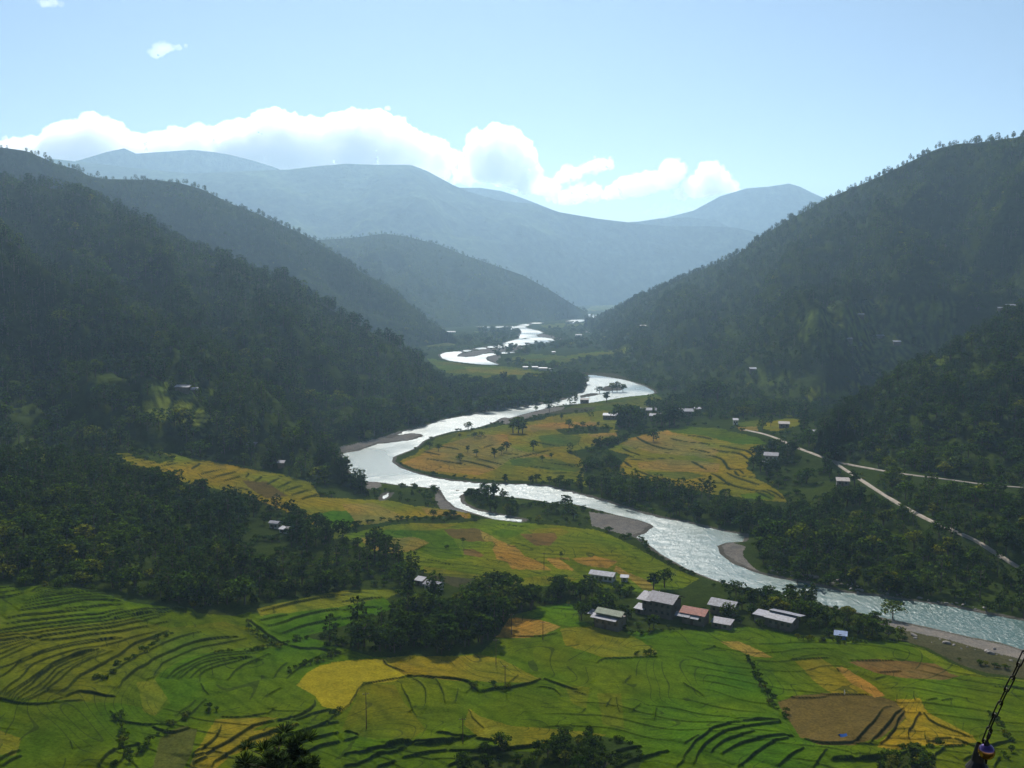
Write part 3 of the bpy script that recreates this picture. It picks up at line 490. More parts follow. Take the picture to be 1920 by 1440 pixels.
# patchiness that belongs to the crops themselves
v = 1 + .26 * fbm(GX / 22, GY / 30, 4) + .14 * fbm(GX / 2.4 + 7, GY / 3.5, 2)
COLR = COLR * v[..., None]
hue = fbm(GX / 35 + 31, GY / 45 + 5, 3)
isrice = np.isin(cls, [CLS.index(c) + 1 for c in ('green', 'bright', 'olive', 'lime', 'golive', 'gold', 'orange', 'grass', 'tan')])
COLR[..., 0] *= np.where(isrice, 1 + .5 * hue, 1); COLR[..., 2] *= np.where(isrice, 1 - .2 * hue, 1)
# small plots: each cell of an uneven patchwork has its own ripeness
cxp, cyp = GX / 13 + 1.2 * fbm(GX / 30, GY / 30, 2), GY / 22 + 1.2 * fbm(GX / 30 + 9, GY / 30, 2)
cell = _perm[np.floor(cxp).astype(int) & 255, np.floor(cyp).astype(int) & 255] - .5
COLR[..., 0] *= np.where(isrice, 1 + .22 * cell, 1); COLR[..., 1] *= np.where(isrice, 1 + .12 * cell, 1)
# terraces
def resample(P, step):
    seg = np.r_[0, np.cumsum(np.hypot(*np.diff(P, axis=0).T))]; n = max(3, int(seg[-1] / step) + 1)
    t = np.linspace(0, seg[-1], n); return np.stack([np.interp(t, seg, P[:, 0]), np.interp(t, seg, P[:, 1])], -1)
BZ = np.zeros_like(GZ); BK = np.zeros_like(GZ)
def chaikin(p, k=2):
    p = np.array(p, float)
    for _ in range(k):
        q = .75 * p[:-1] + .25 * p[1:]; r = .25 * p[:-1] + .75 * p[1:]; m = np.empty((2 * len(q), 2)); m[0::2] = q; m[1::2] = r
        p = np.vstack([p[:1], m, p[-1:]])
    return p
def _rs(pl, n=24):
    q = chaikin(pl); t = np.r_[0, np.cumsum(np.hypot(*np.diff(q, axis=0).T))]; u = np.linspace(0, t[-1], n); return np.stack([np.interp(u, t, q[:, 0]), np.interp(u, t, q[:, 1])], -1)
MID = []
for (pa, ha, wa), (pb, hb, wb) in zip(BANKS[:-1], BANKS[1:]):
    A_, B_ = _rs(pa), _rs(pb); e0, e1 = np.hypot(*(A_[0] - B_[0])), np.hypot(*(A_[-1] - B_[-1])); md = np.hypot(*(A_ - B_).T).mean()
    if max(e0, e1) < 62 and 9 < md < 48 and 1085 < A_[0, 1] < 1330 and A_[:, 0].mean() < 560:
        for f_ in ((.5,) if md < 20 else (.34, .68)):
            MID.append(([tuple(q) for q in A_ * (1 - f_) + B_ * f_], ha * .65, wa * .7))
print('mid banks', len(MID))
BANKS = BANKS + MID
for bi, (pl, h, wd) in enumerate(BANKS):
    p = chaikin(pl); W = ground_hit(p[:, 0], p[:, 1])[:, :2]
    dist = np.hypot(*W.mean(0)); W = resample(W, 2.5 if dist < 500 else 6)
    W = W + np.stack([fbm(W[:, 0] / 7, W[:, 1] / 7 + bi, 2), fbm(W[:, 0] / 7 + 40, W[:, 1] / 7, 2)], -1) * 1.1
    wd = max(wd * .72, 1.1 * dist * dist / (CAMZ * FPX)); h = h * .8
    R = 22
    amin, amax = np.arctan2(W[:, 0] - R, W[:, 1]).min(), np.arctan2(W[:, 0] + R, W[:, 1]).max()
    rr = np.hypot(W[:, 0], W[:, 1]); a0, a1 = np.searchsorted(az, amin), np.searchsorted(az, amax); d0, d1 = np.searchsorted(Ds, rr.min() - R), np.searchsorted(Ds, rr.max() + R)
    if a1 <= a0 or d1 <= d0: continue
    X = GX[d0:d1, a0:a1]; Y = GY[d0:d1, a0:a1]
    best = np.full(X.shape, 1e9); sg = np.zeros(X.shape); uu = np.zeros(X.shape); L0 = 0
    seg = np.diff(W, axis=0); nrm = np.stack([-seg[:, 1], seg[:, 0]], -1); mid = (W[1:] + W[:-1]) / 2
    flip = np.sign((nrm * mid).sum())
    for i in range(len(seg)):
        vx, vy = seg[i]; L = math.hypot(vx, vy) + 1e-9
        dx, dy = X - W[i, 0], Y - W[i, 1]; t = np.clip((dx * vx + dy * vy) / L / L, 0, 1)
        dd = (dx - t * vx) ** 2 + (dy - t * vy) ** 2; k = dd < best
        best[k] = dd[k]; sg[k] = (flip * (-dx * vy + dy * vx) / L)[k]; uu[k] = (L0 + t * L)[k]; L0 += L
    dd = np.sqrt(best) * np.sign(sg + 1e-9)
    fade = ss(np.minimum(uu, L0 - uu) / 1.2 + .2)
    wd = wd * (.6 + .4 * ss(np.minimum(uu, L0 - uu) / 12))
    hh = h * (.7 + .3 * ss(np.minimum(uu, L0 - uu) / 9)) * (1 + .25 * fbm(X / 12, Y / 12 + bi, 2))
    prof = ss((dd + wd / 2) / wd) * np.exp(-(np.maximum(dd, 0) / 8.0) ** 2)
    lip = .28 * np.exp(-((dd - wd * .6) / .5) ** 2)
    BZ[d0:d1, a0:a1] += (prof * hh + lip) * fade
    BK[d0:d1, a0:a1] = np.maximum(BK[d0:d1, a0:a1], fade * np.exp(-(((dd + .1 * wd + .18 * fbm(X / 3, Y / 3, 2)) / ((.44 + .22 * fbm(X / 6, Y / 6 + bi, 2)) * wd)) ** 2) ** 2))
ok = ss((RD - 2) / 6)
GZ = GZ + BZ * ok
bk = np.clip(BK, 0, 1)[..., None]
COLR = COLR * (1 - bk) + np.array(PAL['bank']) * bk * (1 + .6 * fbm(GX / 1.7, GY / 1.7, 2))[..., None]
# fine contour steps across the open paddies
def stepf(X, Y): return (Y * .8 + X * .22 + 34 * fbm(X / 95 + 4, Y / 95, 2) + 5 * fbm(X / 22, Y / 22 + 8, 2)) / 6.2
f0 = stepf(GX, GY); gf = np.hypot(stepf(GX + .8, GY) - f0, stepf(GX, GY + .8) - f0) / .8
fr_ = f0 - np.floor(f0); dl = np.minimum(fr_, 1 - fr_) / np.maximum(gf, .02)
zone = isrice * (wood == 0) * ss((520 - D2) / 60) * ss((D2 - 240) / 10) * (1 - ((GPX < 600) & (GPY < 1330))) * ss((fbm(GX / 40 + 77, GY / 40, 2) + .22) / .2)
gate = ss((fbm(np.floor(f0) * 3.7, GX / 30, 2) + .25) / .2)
GZ = GZ + zone * gate * .30 * np.exp(-(fr_ / np.maximum(gf, .02) / 2.2)) * ok
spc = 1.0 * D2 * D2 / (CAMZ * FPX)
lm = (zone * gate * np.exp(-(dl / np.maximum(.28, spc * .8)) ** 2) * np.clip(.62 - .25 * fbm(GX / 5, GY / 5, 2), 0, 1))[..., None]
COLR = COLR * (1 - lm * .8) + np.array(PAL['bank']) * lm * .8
RICE = (isrice & (wood == 0) & (BK < .3)).astype(float)
COLR = np.clip(COLR, 0.004, 1)
# ground material
def ground_mat():
    m, nt, out = new_mat('ground_cover'); geo = N(nt, 'ShaderNodeNewGeometry'); pos = geo.outputs['Position']
    a = N(nt, 'ShaderNodeAttribute', attribute_name='tint'); rc = N(nt, 'ShaderNodeAttribute', attribute_name='rice')
    n1 = noise(nt, 1.3, pos, 4, .65); n2 = noise(nt, .22, pos, 4, .6)
    v1 = ramp(nt, n1.outputs[0], [(.28, (.62, .62, .62)), (.72, (1.3, 1.3, 1.3))]); v2 = ramp(nt, n2.outputs[0], [(.3, (.80, .84, .86)), (.7, (1.18, 1.14, 1.05))])
    c = mix(nt, a.outputs['Color'], v1.outputs[0], 1.0, 'MULTIPLY'); c = mix(nt, c, v2.outputs[0], 1.0, 'MULTIPLY')
    # thin earth bunds between small paddies
    nb = noise(nt, .014, pos, 2, .5, .6)
    s = mathn(nt, 'FRACT', mathn(nt, 'MULTIPLY', nb.outputs[0], 38.0)); s = mathn(nt, 'ABSOLUTE', mathn(nt, 'SUBTRACT', s, .5))
    nbk = noise(nt, .05, pos, 2); brk = mathn(nt, 'GREATER_THAN', nbk.outputs[0], .46)
    ln = mathn(nt, 'MULTIPLY', mathn(nt, 'LESS_THAN', s, .05), mathn(nt, 'MULTIPLY', rc.outputs['Fac'], brk))
    c = mix(nt, c, (.03, .045, .012), mathn(nt, 'MULTIPLY', ln, .6))
    wv_ = N(nt, 'ShaderNodeTexWave', wave_type='BANDS', bands_direction='DIAGONAL'); wv_.inputs['Scale'].default_value = .055; wv_.inputs['Distortion'].default_value = 22; wv_.inputs['Detail'].default_value = 2; wv_.inputs['Detail Scale'].default_value = .35; nt.links.new(pos, wv_.inputs['Vector'])
    rw_ = ramp(nt, wv_.outputs[0], [(.0, (.80, .84, .82)), (.25, (1.02, 1.02, 1.0)), (1, (1.06, 1.05, 1.0))]); c = mix(nt, c, mix(nt, c, rw_.outputs[0], 1.0, 'MULTIPLY'), rc.outputs['Fac'])
    d = N(nt, 'ShaderNodeBsdfDiffuse', i_Roughness=.8); nt.links.new(c, d.inputs[0])
    t = N(nt, 'ShaderNodeBsdfTranslucent'); nt.links.new(c, t.inputs[0])
    b = N(nt, 'ShaderNodeBump', i_Strength=.55, i_Distance=.35); nb2 = noise(nt, 2.0, pos, 5, .7); nt.links.new(nb2.outputs[0], b.inputs['Height'])
    nt.links.new(b.outputs[0], d.inputs['Normal'])
    nt.links.new(d.outputs[0], out.inputs[0]); return m
M_GROUND = ground_mat()
P = np.stack([GX, GY, GZ], -1)
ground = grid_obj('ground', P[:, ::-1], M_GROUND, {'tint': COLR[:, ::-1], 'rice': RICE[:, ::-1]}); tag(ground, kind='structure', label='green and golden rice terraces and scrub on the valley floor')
# ---------------------------------------------------------------- river
def water_mat():
    m, nt, out = new_mat('river_water'); geo = N(nt, 'ShaderNodeNewGeometry'); pos = geo.outputs['Position']
    ch = N(nt, 'ShaderNodeAttribute', attribute_name='churn')
    mp = N(nt, 'ShaderNodeMapping'); mp.inputs['Scale'].default_value = (1.0, .5, 1); mp.inputs['Rotation'].default_value = (0, 0, math.radians(-60)); nt.links.new(pos, mp.inputs[0])
    n1 = noise(nt, .7, mp.outputs[0], 5, .75, .3)
    b = N(nt, 'ShaderNodeBump', i_Distance=.6, i_Strength=.6); nt.links.new(n1.outputs[0], b.inputs['Height'])
    p = N(nt, 'ShaderNodeBsdfPrincipled', i_IOR=1.33)
    nt.links.new(mathn(nt, 'MULTIPLY_ADD', ch.outputs['Fac'], .15, .27), p.inputs['Roughness'])
    foam_sparkle = mathn(nt, 'MULTIPLY', mathn(nt, 'GREATER_THAN', n1.outputs[0], .60), ch.outputs['Fac'])  # white water; its pale specks also paint sun sparkle into the colour
    c = mix(nt, (.040, .085, .078), (.55, .58, .56), mathn(nt, 'MULTIPLY', foam_sparkle, .65)); nt.links.new(c, p.inputs['Base Color'])
    nt.links.new(b.outputs[0], p.inputs['Normal']); nt.links.new(p.outputs[0], out.inputs[0]); return m
wv = lambda x, y: fbm(x / 3.4, y / 2.3, 3)
ang = math.radians(30); WU = GX * math.cos(ang) + GY * math.sin(ang); WV = -GX * math.sin(ang) + GY * math.cos(ang)
rough_zone = ss((fbm(GX / 70 + 3, GY / 90, 2) + .12) / .35)
WZ = (.50 * fbm(WU / 5.5, WV / 2.6, 3) + .14 * fbm(GX / 1.6, GY / 1.6, 2)) * (.25 + .75 * rough_zone) * np.clip(900 / D2, .3, 1)
fm = (RD[:-1, :-1] < 14) & (D2[:-1, :-1] > 300)
Pw_ = np.stack([GX, GY, WZ], -1)
river = grid_obj('river', Pw_[:, ::-1], water_mat(), {'churn': rough_zone[:, ::-1]}, facemask=fm[:, ::-1]); tag(river, kind='structure', label='silver river winding down the valley')
# ---------------------------------------------------------------- hills
def hill_mat():
    m, nt, out = new_mat('forest_floor'); geo = N(nt, 'ShaderNodeNewGeometry'); pos = geo.outputs['Position']
    a = N(nt, 'ShaderNodeAttribute', attribute_name='tint'); n1 = noise(nt, .12, pos, 5, .65)
    v = ramp(nt, n1.outputs[0], [(.3, (.6,) * 3), (.7, (1.35,) * 3)]); c = mix(nt, a.outputs['Color'], v.outputs[0], 1.0, 'MULTIPLY')
    d = N(nt, 'ShaderNodeBsdfDiffuse'); nt.links.new(c, d.inputs[0])
    b = N(nt, 'ShaderNodeBump', i_Strength=.8, i_Distance=2.5); nt.links.new(n1.outputs[0], b.inputs['Height']); nt.links.new(b.outputs[0], d.inputs['Normal'])
    nt.links.new(d.outputs[0], out.inputs[0]); return m
def far_mat():
    m, nt, out = new_mat('far_forest'); geo = N(nt, 'ShaderNodeNewGeometry'); pos = geo.outputs['Position']
    n1 = noise(nt, .02, pos, 8, .7); n0 = noise(nt, .0022, pos, 4, .6)
    c = ramp(nt, n1.outputs[0], [(.3, (.022, .036, .020)), (.55, (.05, .075, .032)), (.75, (.085, .105, .05))])
    c2 = ramp(nt, n0.outputs[0], [(.4, (.75,) * 3), (.62, (1.4, 1.35, 1.2))]); cc = mix(nt, c.outputs[0], c2.outputs[0], 1.0, 'MULTIPLY')
    d = N(nt, 'ShaderNodeBsdfDiffuse'); nt.links.new(cc, d.inputs[0])
    b = N(nt, 'ShaderNodeBump', i_Strength=1.0, i_Distance=18); nt.links.new(n1.outputs[0], b.inputs['Height']); nt.links.new(b.outputs[0], d.inputs['Normal'])
    nt.links.new(d.outputs[0], out.inputs[0]); return m
M_HILL, M_FAR = hill_mat(), far_mat()
HLABEL = {'spur': 'low dark wooded spur above the left terraces', 'left spur': 'wooded slope with clearings above the gold terraces on the left', 'left': 'big forested hill on the left dropping to the river bend',
 'second left': 'bluish forested ridge behind the left hill', 'third left': 'hazy wooded ridge ending at the far river', 'main': 'long flat topped blue mountain ahead', 'far left': 'pale distant peak on the left under the clouds',
 'far middle': 'faint mountain line behind the long ridge', 'far right': 'faint distant peak beside the right hill', 'right': 'big pine covered hill on the right', 'right near': 'dark wooded slope above the dirt road on the right'}
for hi, H in enumerate(HILLS):
    far = H['sp'] == 0
    f = np.array(H['foot'], float); c = np.array(H['crest'], float)
    n = 260 if not far else 320
    cx = np.linspace(c[0, 0], c[-1, 0], n)
    cy = np.interp(cx, c[:, 0], c[:, 1]); cD = np.interp(cx, c[:, 0], c[:, 2])
    if not far:
        k = np.array([.25, .5, .25]); cyp = np.pad(cy, 1, 'edge'); cy = np.convolve(cyp, k, 'valid')
    s = (cx - cx[0]) / (cx[-1] - cx[0])
    fs = (f[:, 0] - f[0, 0]) / (f[-1, 0] - f[0, 0]); fx = np.interp(s, fs, f[:, 0]); fy = np.interp(s, fs, f[:, 1])
    C = at_dist(cx, cy, cD)
    if far: F = on_plane(fx, np.maximum(fy, 566), 2.0); F[:, 2] = -6
    else: F = ground_hit(fx, fy); F[:, 2] -= .6
    t = np.concatenate([[-.06], np.linspace(0, 1, 110), 1 + np.linspace(.04, 1, 22) * H['back']])
    T = t[:, None]; u = np.clip(T, 0, 1)
    XY = F[None, :, :2] * (1 - T[..., None]) + C[None, :, :2] * T[..., None]
    Hc = (C[:, 2] - F[:, 2])[None]
    prof = u ** (1.0 if not far else .9)
    z = F[None, :, 2] + Hc * prof
    z = np.where(T < 0, F[None, :, 2] - 3, z); z = np.where(T > 1, C[None, :, 2] - (Hc + 10) * ss((T - 1) / H['back']) , z)
    al = np.cumsum(np.r_[0, np.hypot(*np.diff(C[:, :2], axis=0).T)]); lam = max(40, .55 * np.median(np.abs(Hc)))
    gl = fbm(al[None] / lam + T * .9 + hi * 13, T * 1.6 + hi, 4) ; gl2 = fbm(XY[..., 0] / lam * 2.2, XY[..., 1] / lam * 2.2, 3)
    env = np.sin(np.pi * np.clip(T, 0, 1)) ** .75
    z = z + env * Hc * H['gully'] * (1.5 * gl + .7 * gl2)
    if not far and H['tag'] not in ('spur', 'right near', 'left spur'): z = z + (T >= .9) * 0
    Pg = np.concatenate([XY, z[..., None]], -1)
    H['P'] = Pg; H['T'] = t; ppx, ppy = project(Pg); H['px'] = ppx; H['py'] = ppy
    if far: o = grid_obj(H['name'], Pg[:, ::-1], M_FAR)
    else:
        wxx = fbm(XY[..., 0] / 12, XY[..., 1] / 12, 3) * 5; k = look(CM, ppx + wxx, ppy + wxx * .5).astype(int)
        k[(ppx < -PADX + 4) | (ppx > 1920 + PADX - 4) | ~np.isin(k, [CLS.index(q) + 1 for q in ('grass', 'darkgrass', 'olive', 'green')])] = 0
        if H['tag'] in ('second left', 'third left'): k[:] = 0
        H['cls'] = k; stripe = np.where((k > 0) & ((z / 2.6 + .3 * fbm(XY[..., 0] / 20, XY[..., 1] / 20, 2)) % 1 < .38), .42, 1.0)[..., None]; tint = pal[k] * stripe * np.where(k == 0, .55, 1.0)[..., None] * (1 + .3 * fbm(XY[..., 0] / 9, XY[..., 1] / 9, 3))[..., None]
        o = grid_obj(H['name'], Pg[:, ::-1], M_HILL, {'tint': np.clip(tint[:, ::-1], .004, 1)})
    tag(o, kind='structure', label=HLABEL[H['tag']])
def hill_hit(px, py, tg):
    H = [h for h in HILLS if h['tag'] == tg][0]; d = (H['px'][:112] - px) ** 2 + (H['py'][:112] - py) ** 2
    i = np.unravel_index(np.argmin(d), d.shape); return H['P'][i]
# ---------------------------------------------------------------- trees
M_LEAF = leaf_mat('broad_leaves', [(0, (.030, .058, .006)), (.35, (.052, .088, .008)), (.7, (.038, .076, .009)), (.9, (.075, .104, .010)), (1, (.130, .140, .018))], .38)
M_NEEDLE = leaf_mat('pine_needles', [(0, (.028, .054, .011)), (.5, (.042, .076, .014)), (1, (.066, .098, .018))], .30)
M_BARK = simple_mat('bark', (.085, .062, .045), .9, 0, .4, 3)
def leaf_cloud(rng, blobs, n, size, updown=.6):
    """many small bent leaf clumps spread through and over a set of ellipsoid boughs"""
    V = []; F = []; T = []
    wts = np.array([b[3] * b[3] for b in blobs]); wts /= wts.sum()
    for i in range(n):
        b = blobs[rng.choice(len(blobs), p=wts)]
        d = rng.normal(size=3); d /= np.linalg.norm(d) + 1e-9
        if d[2] < -.35: d[2] *= -.6
        r = b[3] * (.55 + .5 * rng.random() ** .6)
        c = np.array(b[:3]) + d * r * np.array([1, 1, b[4]])
        nrm = d * .8 + rng.normal(size=3) * .55 + np.array([0, 0, .35]); nrm /= np.linalg.norm(nrm)
        a = np.cross(nrm, rng.normal(size=3)); a /= np.linalg.norm(a) + 1e-9; bb = np.cross(nrm, a)
        s = size * (.55 + .9 * rng.random()); k = len(V)
        a = a * s; bb = bb * s * (.5 + .5 * rng.random())
        V += [c - a, c + bb * .8 - nrm * s * .15, c + a * (.8 + .3 * rng.random()), c - bb + nrm * s * .1]
        F.append((k, k + 1, k + 2, k + 3)); tt = rng.random() * .5 + .5 * (i * 7 % 13) / 13
        T += [tt] * 4
    return V, F, T
def crown_mesh(name, V, F, T, mat):
    me = bpy.data.meshes.new(name); me.from_pydata([tuple(v) for v in V], [], F); me.update()
    at = me.attributes.new('tone', 'FLOAT', 'POINT'); at.data.foreach_set('value', np.array(T, np.float32)); me.materials.append(mat); return me
def limb(V, F, p0, p1, r0, r1, n=6):
    p0 = np.array(p0, float); p1 = np.array(p1, float); ax = p1 - p0; ax /= np.linalg.norm(ax) + 1e-9
    u = np.cross(ax, [0.3, 1, .1]); u /= np.linalg.norm(u); v = np.cross(ax, u); k = len(V)
    for p, r in ((p0, r0), (p1, r1)):
        for i in range(n):
            th = 2 * math.pi * i / n; V.append(p + (u * math.cos(th) + v * math.sin(th)) * r)
    for i in range(n): j = (i + 1) % n; F.append((k + i, k + j, k + n + j, k + n + i))
def broad_tree(seed, n=420, H=1.0, slim=1.0):
    rng = np.random.default_rng(seed); blobs = []; TV, TF = [], []
    limb(TV, TF, (0, 0, -.06), (.01, .0, .34), .030, .022); limb(TV, TF, (.01, 0, .33), (.02, .02, .72), .021, .008)
    nb = rng.integers(6, 9)
    for i in range(nb):
        th = 2.4 * i + rng.random(); zz = .34 + .5 * (i / nb) + .08 * rng.random(); rr = (.25 - .18 * abs(zz - .5)) * slim * (.6 + .6 * rng.random())
        c = (rr * math.cos(th), rr * math.sin(th), zz); blobs.append((*c, (.13 + .07 * rng.random()) * slim, .85))
        limb(TV, TF, (.01, 0, max(.2, zz - .2)), c, .012, .004, 5)
    blobs.append((0, 0, .52, .22 * slim, 1.0)); blobs.append((.02, 0, .8, .13 * slim, 1.0))
    V, F, T = leaf_cloud(rng, blobs, n, .046); return (np.array(V) * H, F, T), (np.array(TV) * H, TF)
def pine(seed, n=380, slim=1.0):
    rng = np.random.default_rng(seed); blobs = []; TV, TF = [], []
    limb(TV, TF, (0, 0, -.06), (.005, .005, .5), .020, .014); limb(TV, TF, (.005, .005, .49), (0, 0, .98), .014, .003)
    zz = .34
    while zz < .97:
        k = 3 if zz < .8 else 2; R = (.17 * (1 - ((zz - .55) / .5) ** 2) ** .5 + .02 if abs(zz - .55) < .5 else .02) * slim; th0 = rng.random() * 6.28
        for j in range(k):
            th = th0 + j * 6.28 / k + rng.random() * .6; rr = R * (.5 + .6 * rng.random())
            c = (rr * math.cos(th), rr * math.sin(th), zz + .03 * rng.random()); blobs.append((*c, (.055 + .035 * rng.random()), .7)); limb(TV, TF, (0, 0, zz - .03), c, .006, .002, 4)
        zz += .075 + .03 * rng.random()
    blobs.append((0, 0, .95, .05, 1.3))
    V, F, T = leaf_cloud(rng, blobs, n, .036); return (np.array(V), F, T), (np.array(TV), TF)
def bush(seed, n=170):
    rng = np.random.default_rng(seed); blobs = []; TV, TF = [], []
    for i in range(5):
        th = i * 1.3 + rng.random(); r = .28 * rng.random() + .08; c = (r * math.cos(th), r * math.sin(th), .35 + .3 * rng.random())
        blobs.append((*c, .24 + .1 * rng.random(), .85)); limb(TV, TF, (0, 0, -.08), c, .03, .01, 5)
    V, F, T = leaf_cloud(rng, blobs, n, .09); return (np.array(V), F, T), (np.array(TV), TF)
def mesh_from(name, V, F, mat):
    me = bpy.data.meshes.new(name); me.from_pydata([tuple(v) for v in V], [], F); me.update(); me.materials.append(mat); return me
KIND = {'broad': [], 'pine': [], 'bush': []}
for i in range(5):
    (c, t) = broad_tree(100 + i, 420, slim=[1.0, 1.15, .8, 1.25, .65][i]); KIND['broad'].append((crown_mesh('broadleaf_crown', *c, M_LEAF), mesh_from('broadleaf_trunk', *t, M_BARK)))
for i in range(4):
    (c, t) = pine(200 + i, 400, slim=[1, 1.25, .85, 1.5][i]); KIND['pine'].append((crown_mesh('pine_crown', *c, M_NEEDLE), mesh_from('pine_trunk', *t, M_BARK)))
for i in range(3):
    (c, t) = bush(300 + i); KIND['bush'].append((crown_mesh('bush_foliage', *c, M_LEAF), mesh_from('bush_stem', *t, M_BARK)))
# ---- where they stand: list of (x, y, z, height, kind, region)
PT = []
HOUSE_SPOTS = []   # (x, y, radius) kept clear, filled before scattering
# ---------------------------------------------------------------- clouds: bodies of real vapour standing behind the mountains
cm, nt, out = new_mat('cloud_vapour')
pv = N(nt, 'ShaderNodeVolumePrincipled'); pv.inputs['Color'].default_value = (.955, .962, .975, 1); pv.inputs['Density'].default_value = CLOUD_DENSITY; pv.inputs['Anisotropy'].default_value = .55
nt.links.new(pv.outputs[0], out.inputs['Volume'])
tx = bpy.data.textures.new('billow', 'CLOUDS'); tx.noise_scale = 190; tx.noise_depth = 4; tx.noise_basis = 'BLENDER_ORIGINAL'
tx2 = bpy.data.textures.new('curl', 'CLOUDS'); tx2.noise_scale = 60; tx2.noise_depth = 3
tx3 = bpy.data.textures.new('wisp', 'CLOUDS'); tx3.noise_scale = 26; tx3.noise_depth = 2
cm2, nt, out = new_mat('thin_cloud_vapour'); pv = N(nt, 'ShaderNodeVolumePrincipled'); pv.inputs['Color'].default_value = (1, 1, 1, 1); pv.inputs['Density'].default_value = .0022; pv.inputs['Anisotropy'].default_value = .5
nt.links.new(pv.outputs[0], out.inputs['Volume'])
CLOUDS = [
 ('long white cumulus bank piled behind the ridge on the left', 11000, [(-90,292),(-40,276),(0,262),(20,262),(60,254),(100,240),(150,222),(185,212),(225,232),(265,250),(300,240),(350,236),(400,236),(440,228),(480,212),(505,206),(550,204),(600,220),(640,206),(680,202),(735,203),(750,224),(800,246),(840,262),(880,290),(900,330),(870,352),(700,335),(500,335),(300,325),(100,330),(-60,330)], 170, 10, 46),
 ('rounded white cloud tower with a grey heart beside the flat topped mountain', 10700, [(880,262),(890,242),(930,232),(965,240),(985,258),(1000,285),(1005,310),(1030,335),(1060,352),(1075,368),(1040,375),(960,362),(900,345),(870,320)], 80, 8, 36),
 ('small ragged white cloud right of the cloud tower', 10600, [(1030,332),(1058,306),(1085,314),(1110,292),(1130,298),(1152,294),(1150,314),(1110,330),(1080,338),(1050,345)], 40, 6, 17),
 ('little low white cloud below the ragged one', 10800, [(1020,372),(1060,352),(1085,345),(1115,342),(1140,362),(1125,380),(1060,384)], 34, 8, 18),
 ('white cloud low in the valley gap with a raised right end', 10600, [(1135,350),(1165,328),(1200,322),(1235,318),(1245,300),(1270,296),(1288,310),(1285,335),(1250,358),(1200,370),(1130,374)], 56, 8, 24),
 ('white cloud ending the row at the right above the distant peak', 10500, [(1265,345),(1300,325),(1315,305),(1345,300),(1360,320),(1380,345),(1385,362),(1320,372),(1262,374)], 50, 8, 22),
 ('thin wisp of cloud under the right end of the row', 10400, [(1220,386),(1260,380),(1310,392),(1300,402),(1200,400)], 22, 4, 9),
 ('small white puff alone in the blue sky on the left', 10600, [(276,98),(285,82),(305,74),(325,82),(350,80),(370,90),(345,97),(315,98),(295,112)], 30, 2.5, 8),
 ('scrap of white cloud at the top left corner of the sky', 10600, [(68,2),(90,-10),(120,2),(125,20),(100,14),(80,10)], 16, 2.5, 7),
]
for ck, (lab, D, poly, n, rmin, rmax) in enumerate(CLOUDS):
    rng = np.random.default_rng(900 + ck); pa = np.array(poly, float); lo, hi = pa.min(0), pa.max(0); Vs, Fs = [], []
    m = 0; tries = 0; pxm = D / FPX
    bmi = bmesh.new(); bmesh.ops.create_icosphere(bmi, subdivisions=2, radius=1.0); iv = np.array([v.co[:] for v in bmi.verts]); ifc = [[v.index for v in f.verts] for f in bmi.faces]; bmi.free()
    while m < n * 2 and tries < 20000:
        tries += 1; p = rng.uniform(lo, hi)
        if not inpoly(np.array([p[0]]), np.array([p[1]]), poly)[0]: continue
        ed = abs(sdist(np.array([p[0]]), np.array([p[1]]), pa)[0]); r = min(max(ed, rmin * .5), rmax) * rng.uniform(.75, 1.05)
        c = at_dist(p[0], p[1], D + rng.uniform(-1, 1) * min(ed, rmax) * pxm * 1.0)
        k = len(Vs) * len(iv); Vs.append(c + iv * r * pxm * np.array([1.08, 1.0, .92])); Fs += [[q + k for q in f] for f in ifc]; m += 1
    V = np.concatenate(Vs); cen = V.mean(0); o = mesh_obj('cloud', V - cen, Fs, cm2 if ck >= 6 else cm); o.location = cen
    rm = o.modifiers.new('merge', 'REMESH'); rm.mode = 'VOXEL'; rm.voxel_size = 15 if ck < 2 else 8
    dp = o.modifiers.new('billow', 'DISPLACE'); dp.texture = tx; dp.texture_coords = 'LOCAL'; dp.strength = 170 if ck < 2 else 100 if ck < 7 else 45; dp.mid_level = .5
    d2 = o.modifiers.new('curls', 'DISPLACE'); d2.texture = tx2; d2.texture_coords = 'LOCAL'; d2.strength = 85 if ck < 2 else 60 if ck < 7 else 35; d2.mid_level = .5
    d3 = o.modifiers.new('wisps', 'DISPLACE'); d3.texture = tx3; d3.texture_coords = 'LOCAL'; d3.strength = 38 if ck < 2 else 26; d3.mid_level = .5
    tag(o, lab, 'cloud', 'clouds over the mountains')
# ---------------------------------------------------------------- dirt roads draped on the slope
M_DIRT = simple_mat('pale_dirt', (.25, .215, .17), .95, 0, .35, .3)
for rk, rd in enumerate(ROADS):
    p = chaikin(rd, 2); W = resample(ground_hit(p[:, 0], p[:, 1])[:, :2], 4.0); tng = np.gradient(W, axis=0); tng /= np.linalg.norm(tng, axis=1)[:, None]; nr = np.stack([-tng[:, 1], tng[:, 0]], -1)
    rows = []
    hw = (.95, .9)[rk] * (1 + .25 * fbm(W[:, 0] / 15, W[:, 1] / 15, 2))
    ex = np.linspace(-1, 1, 5)
    prof = [W + nr * (e * hw)[:, None] for e in ex]
    gz = np.max([G(q[:, 0], q[:, 1]) for q in prof], 0) + .35 + rk * .05
    for e, q in zip(ex, prof): rows.append(np.column_stack([q, gz - .02 * abs(e)]))
    for s_ in (0, 1):
        q = rows[0 if s_ == 0 else -1].copy(); q[:, 2] -= 1.6; q[:, :2] += nr * (-.6 if s_ == 0 else .6)
        rows = [q] + rows if s_ == 0 else rows + [q]
    P_ = np.stack(rows); o = grid_obj('road', P_ if P_[0, 0, 0] < 1e9 else P_, M_DIRT); tag(o, ('upper dirt road cut along the foot of the right slope', 'lower dirt road running down to the right edge')[rk], None, None, 'structure')
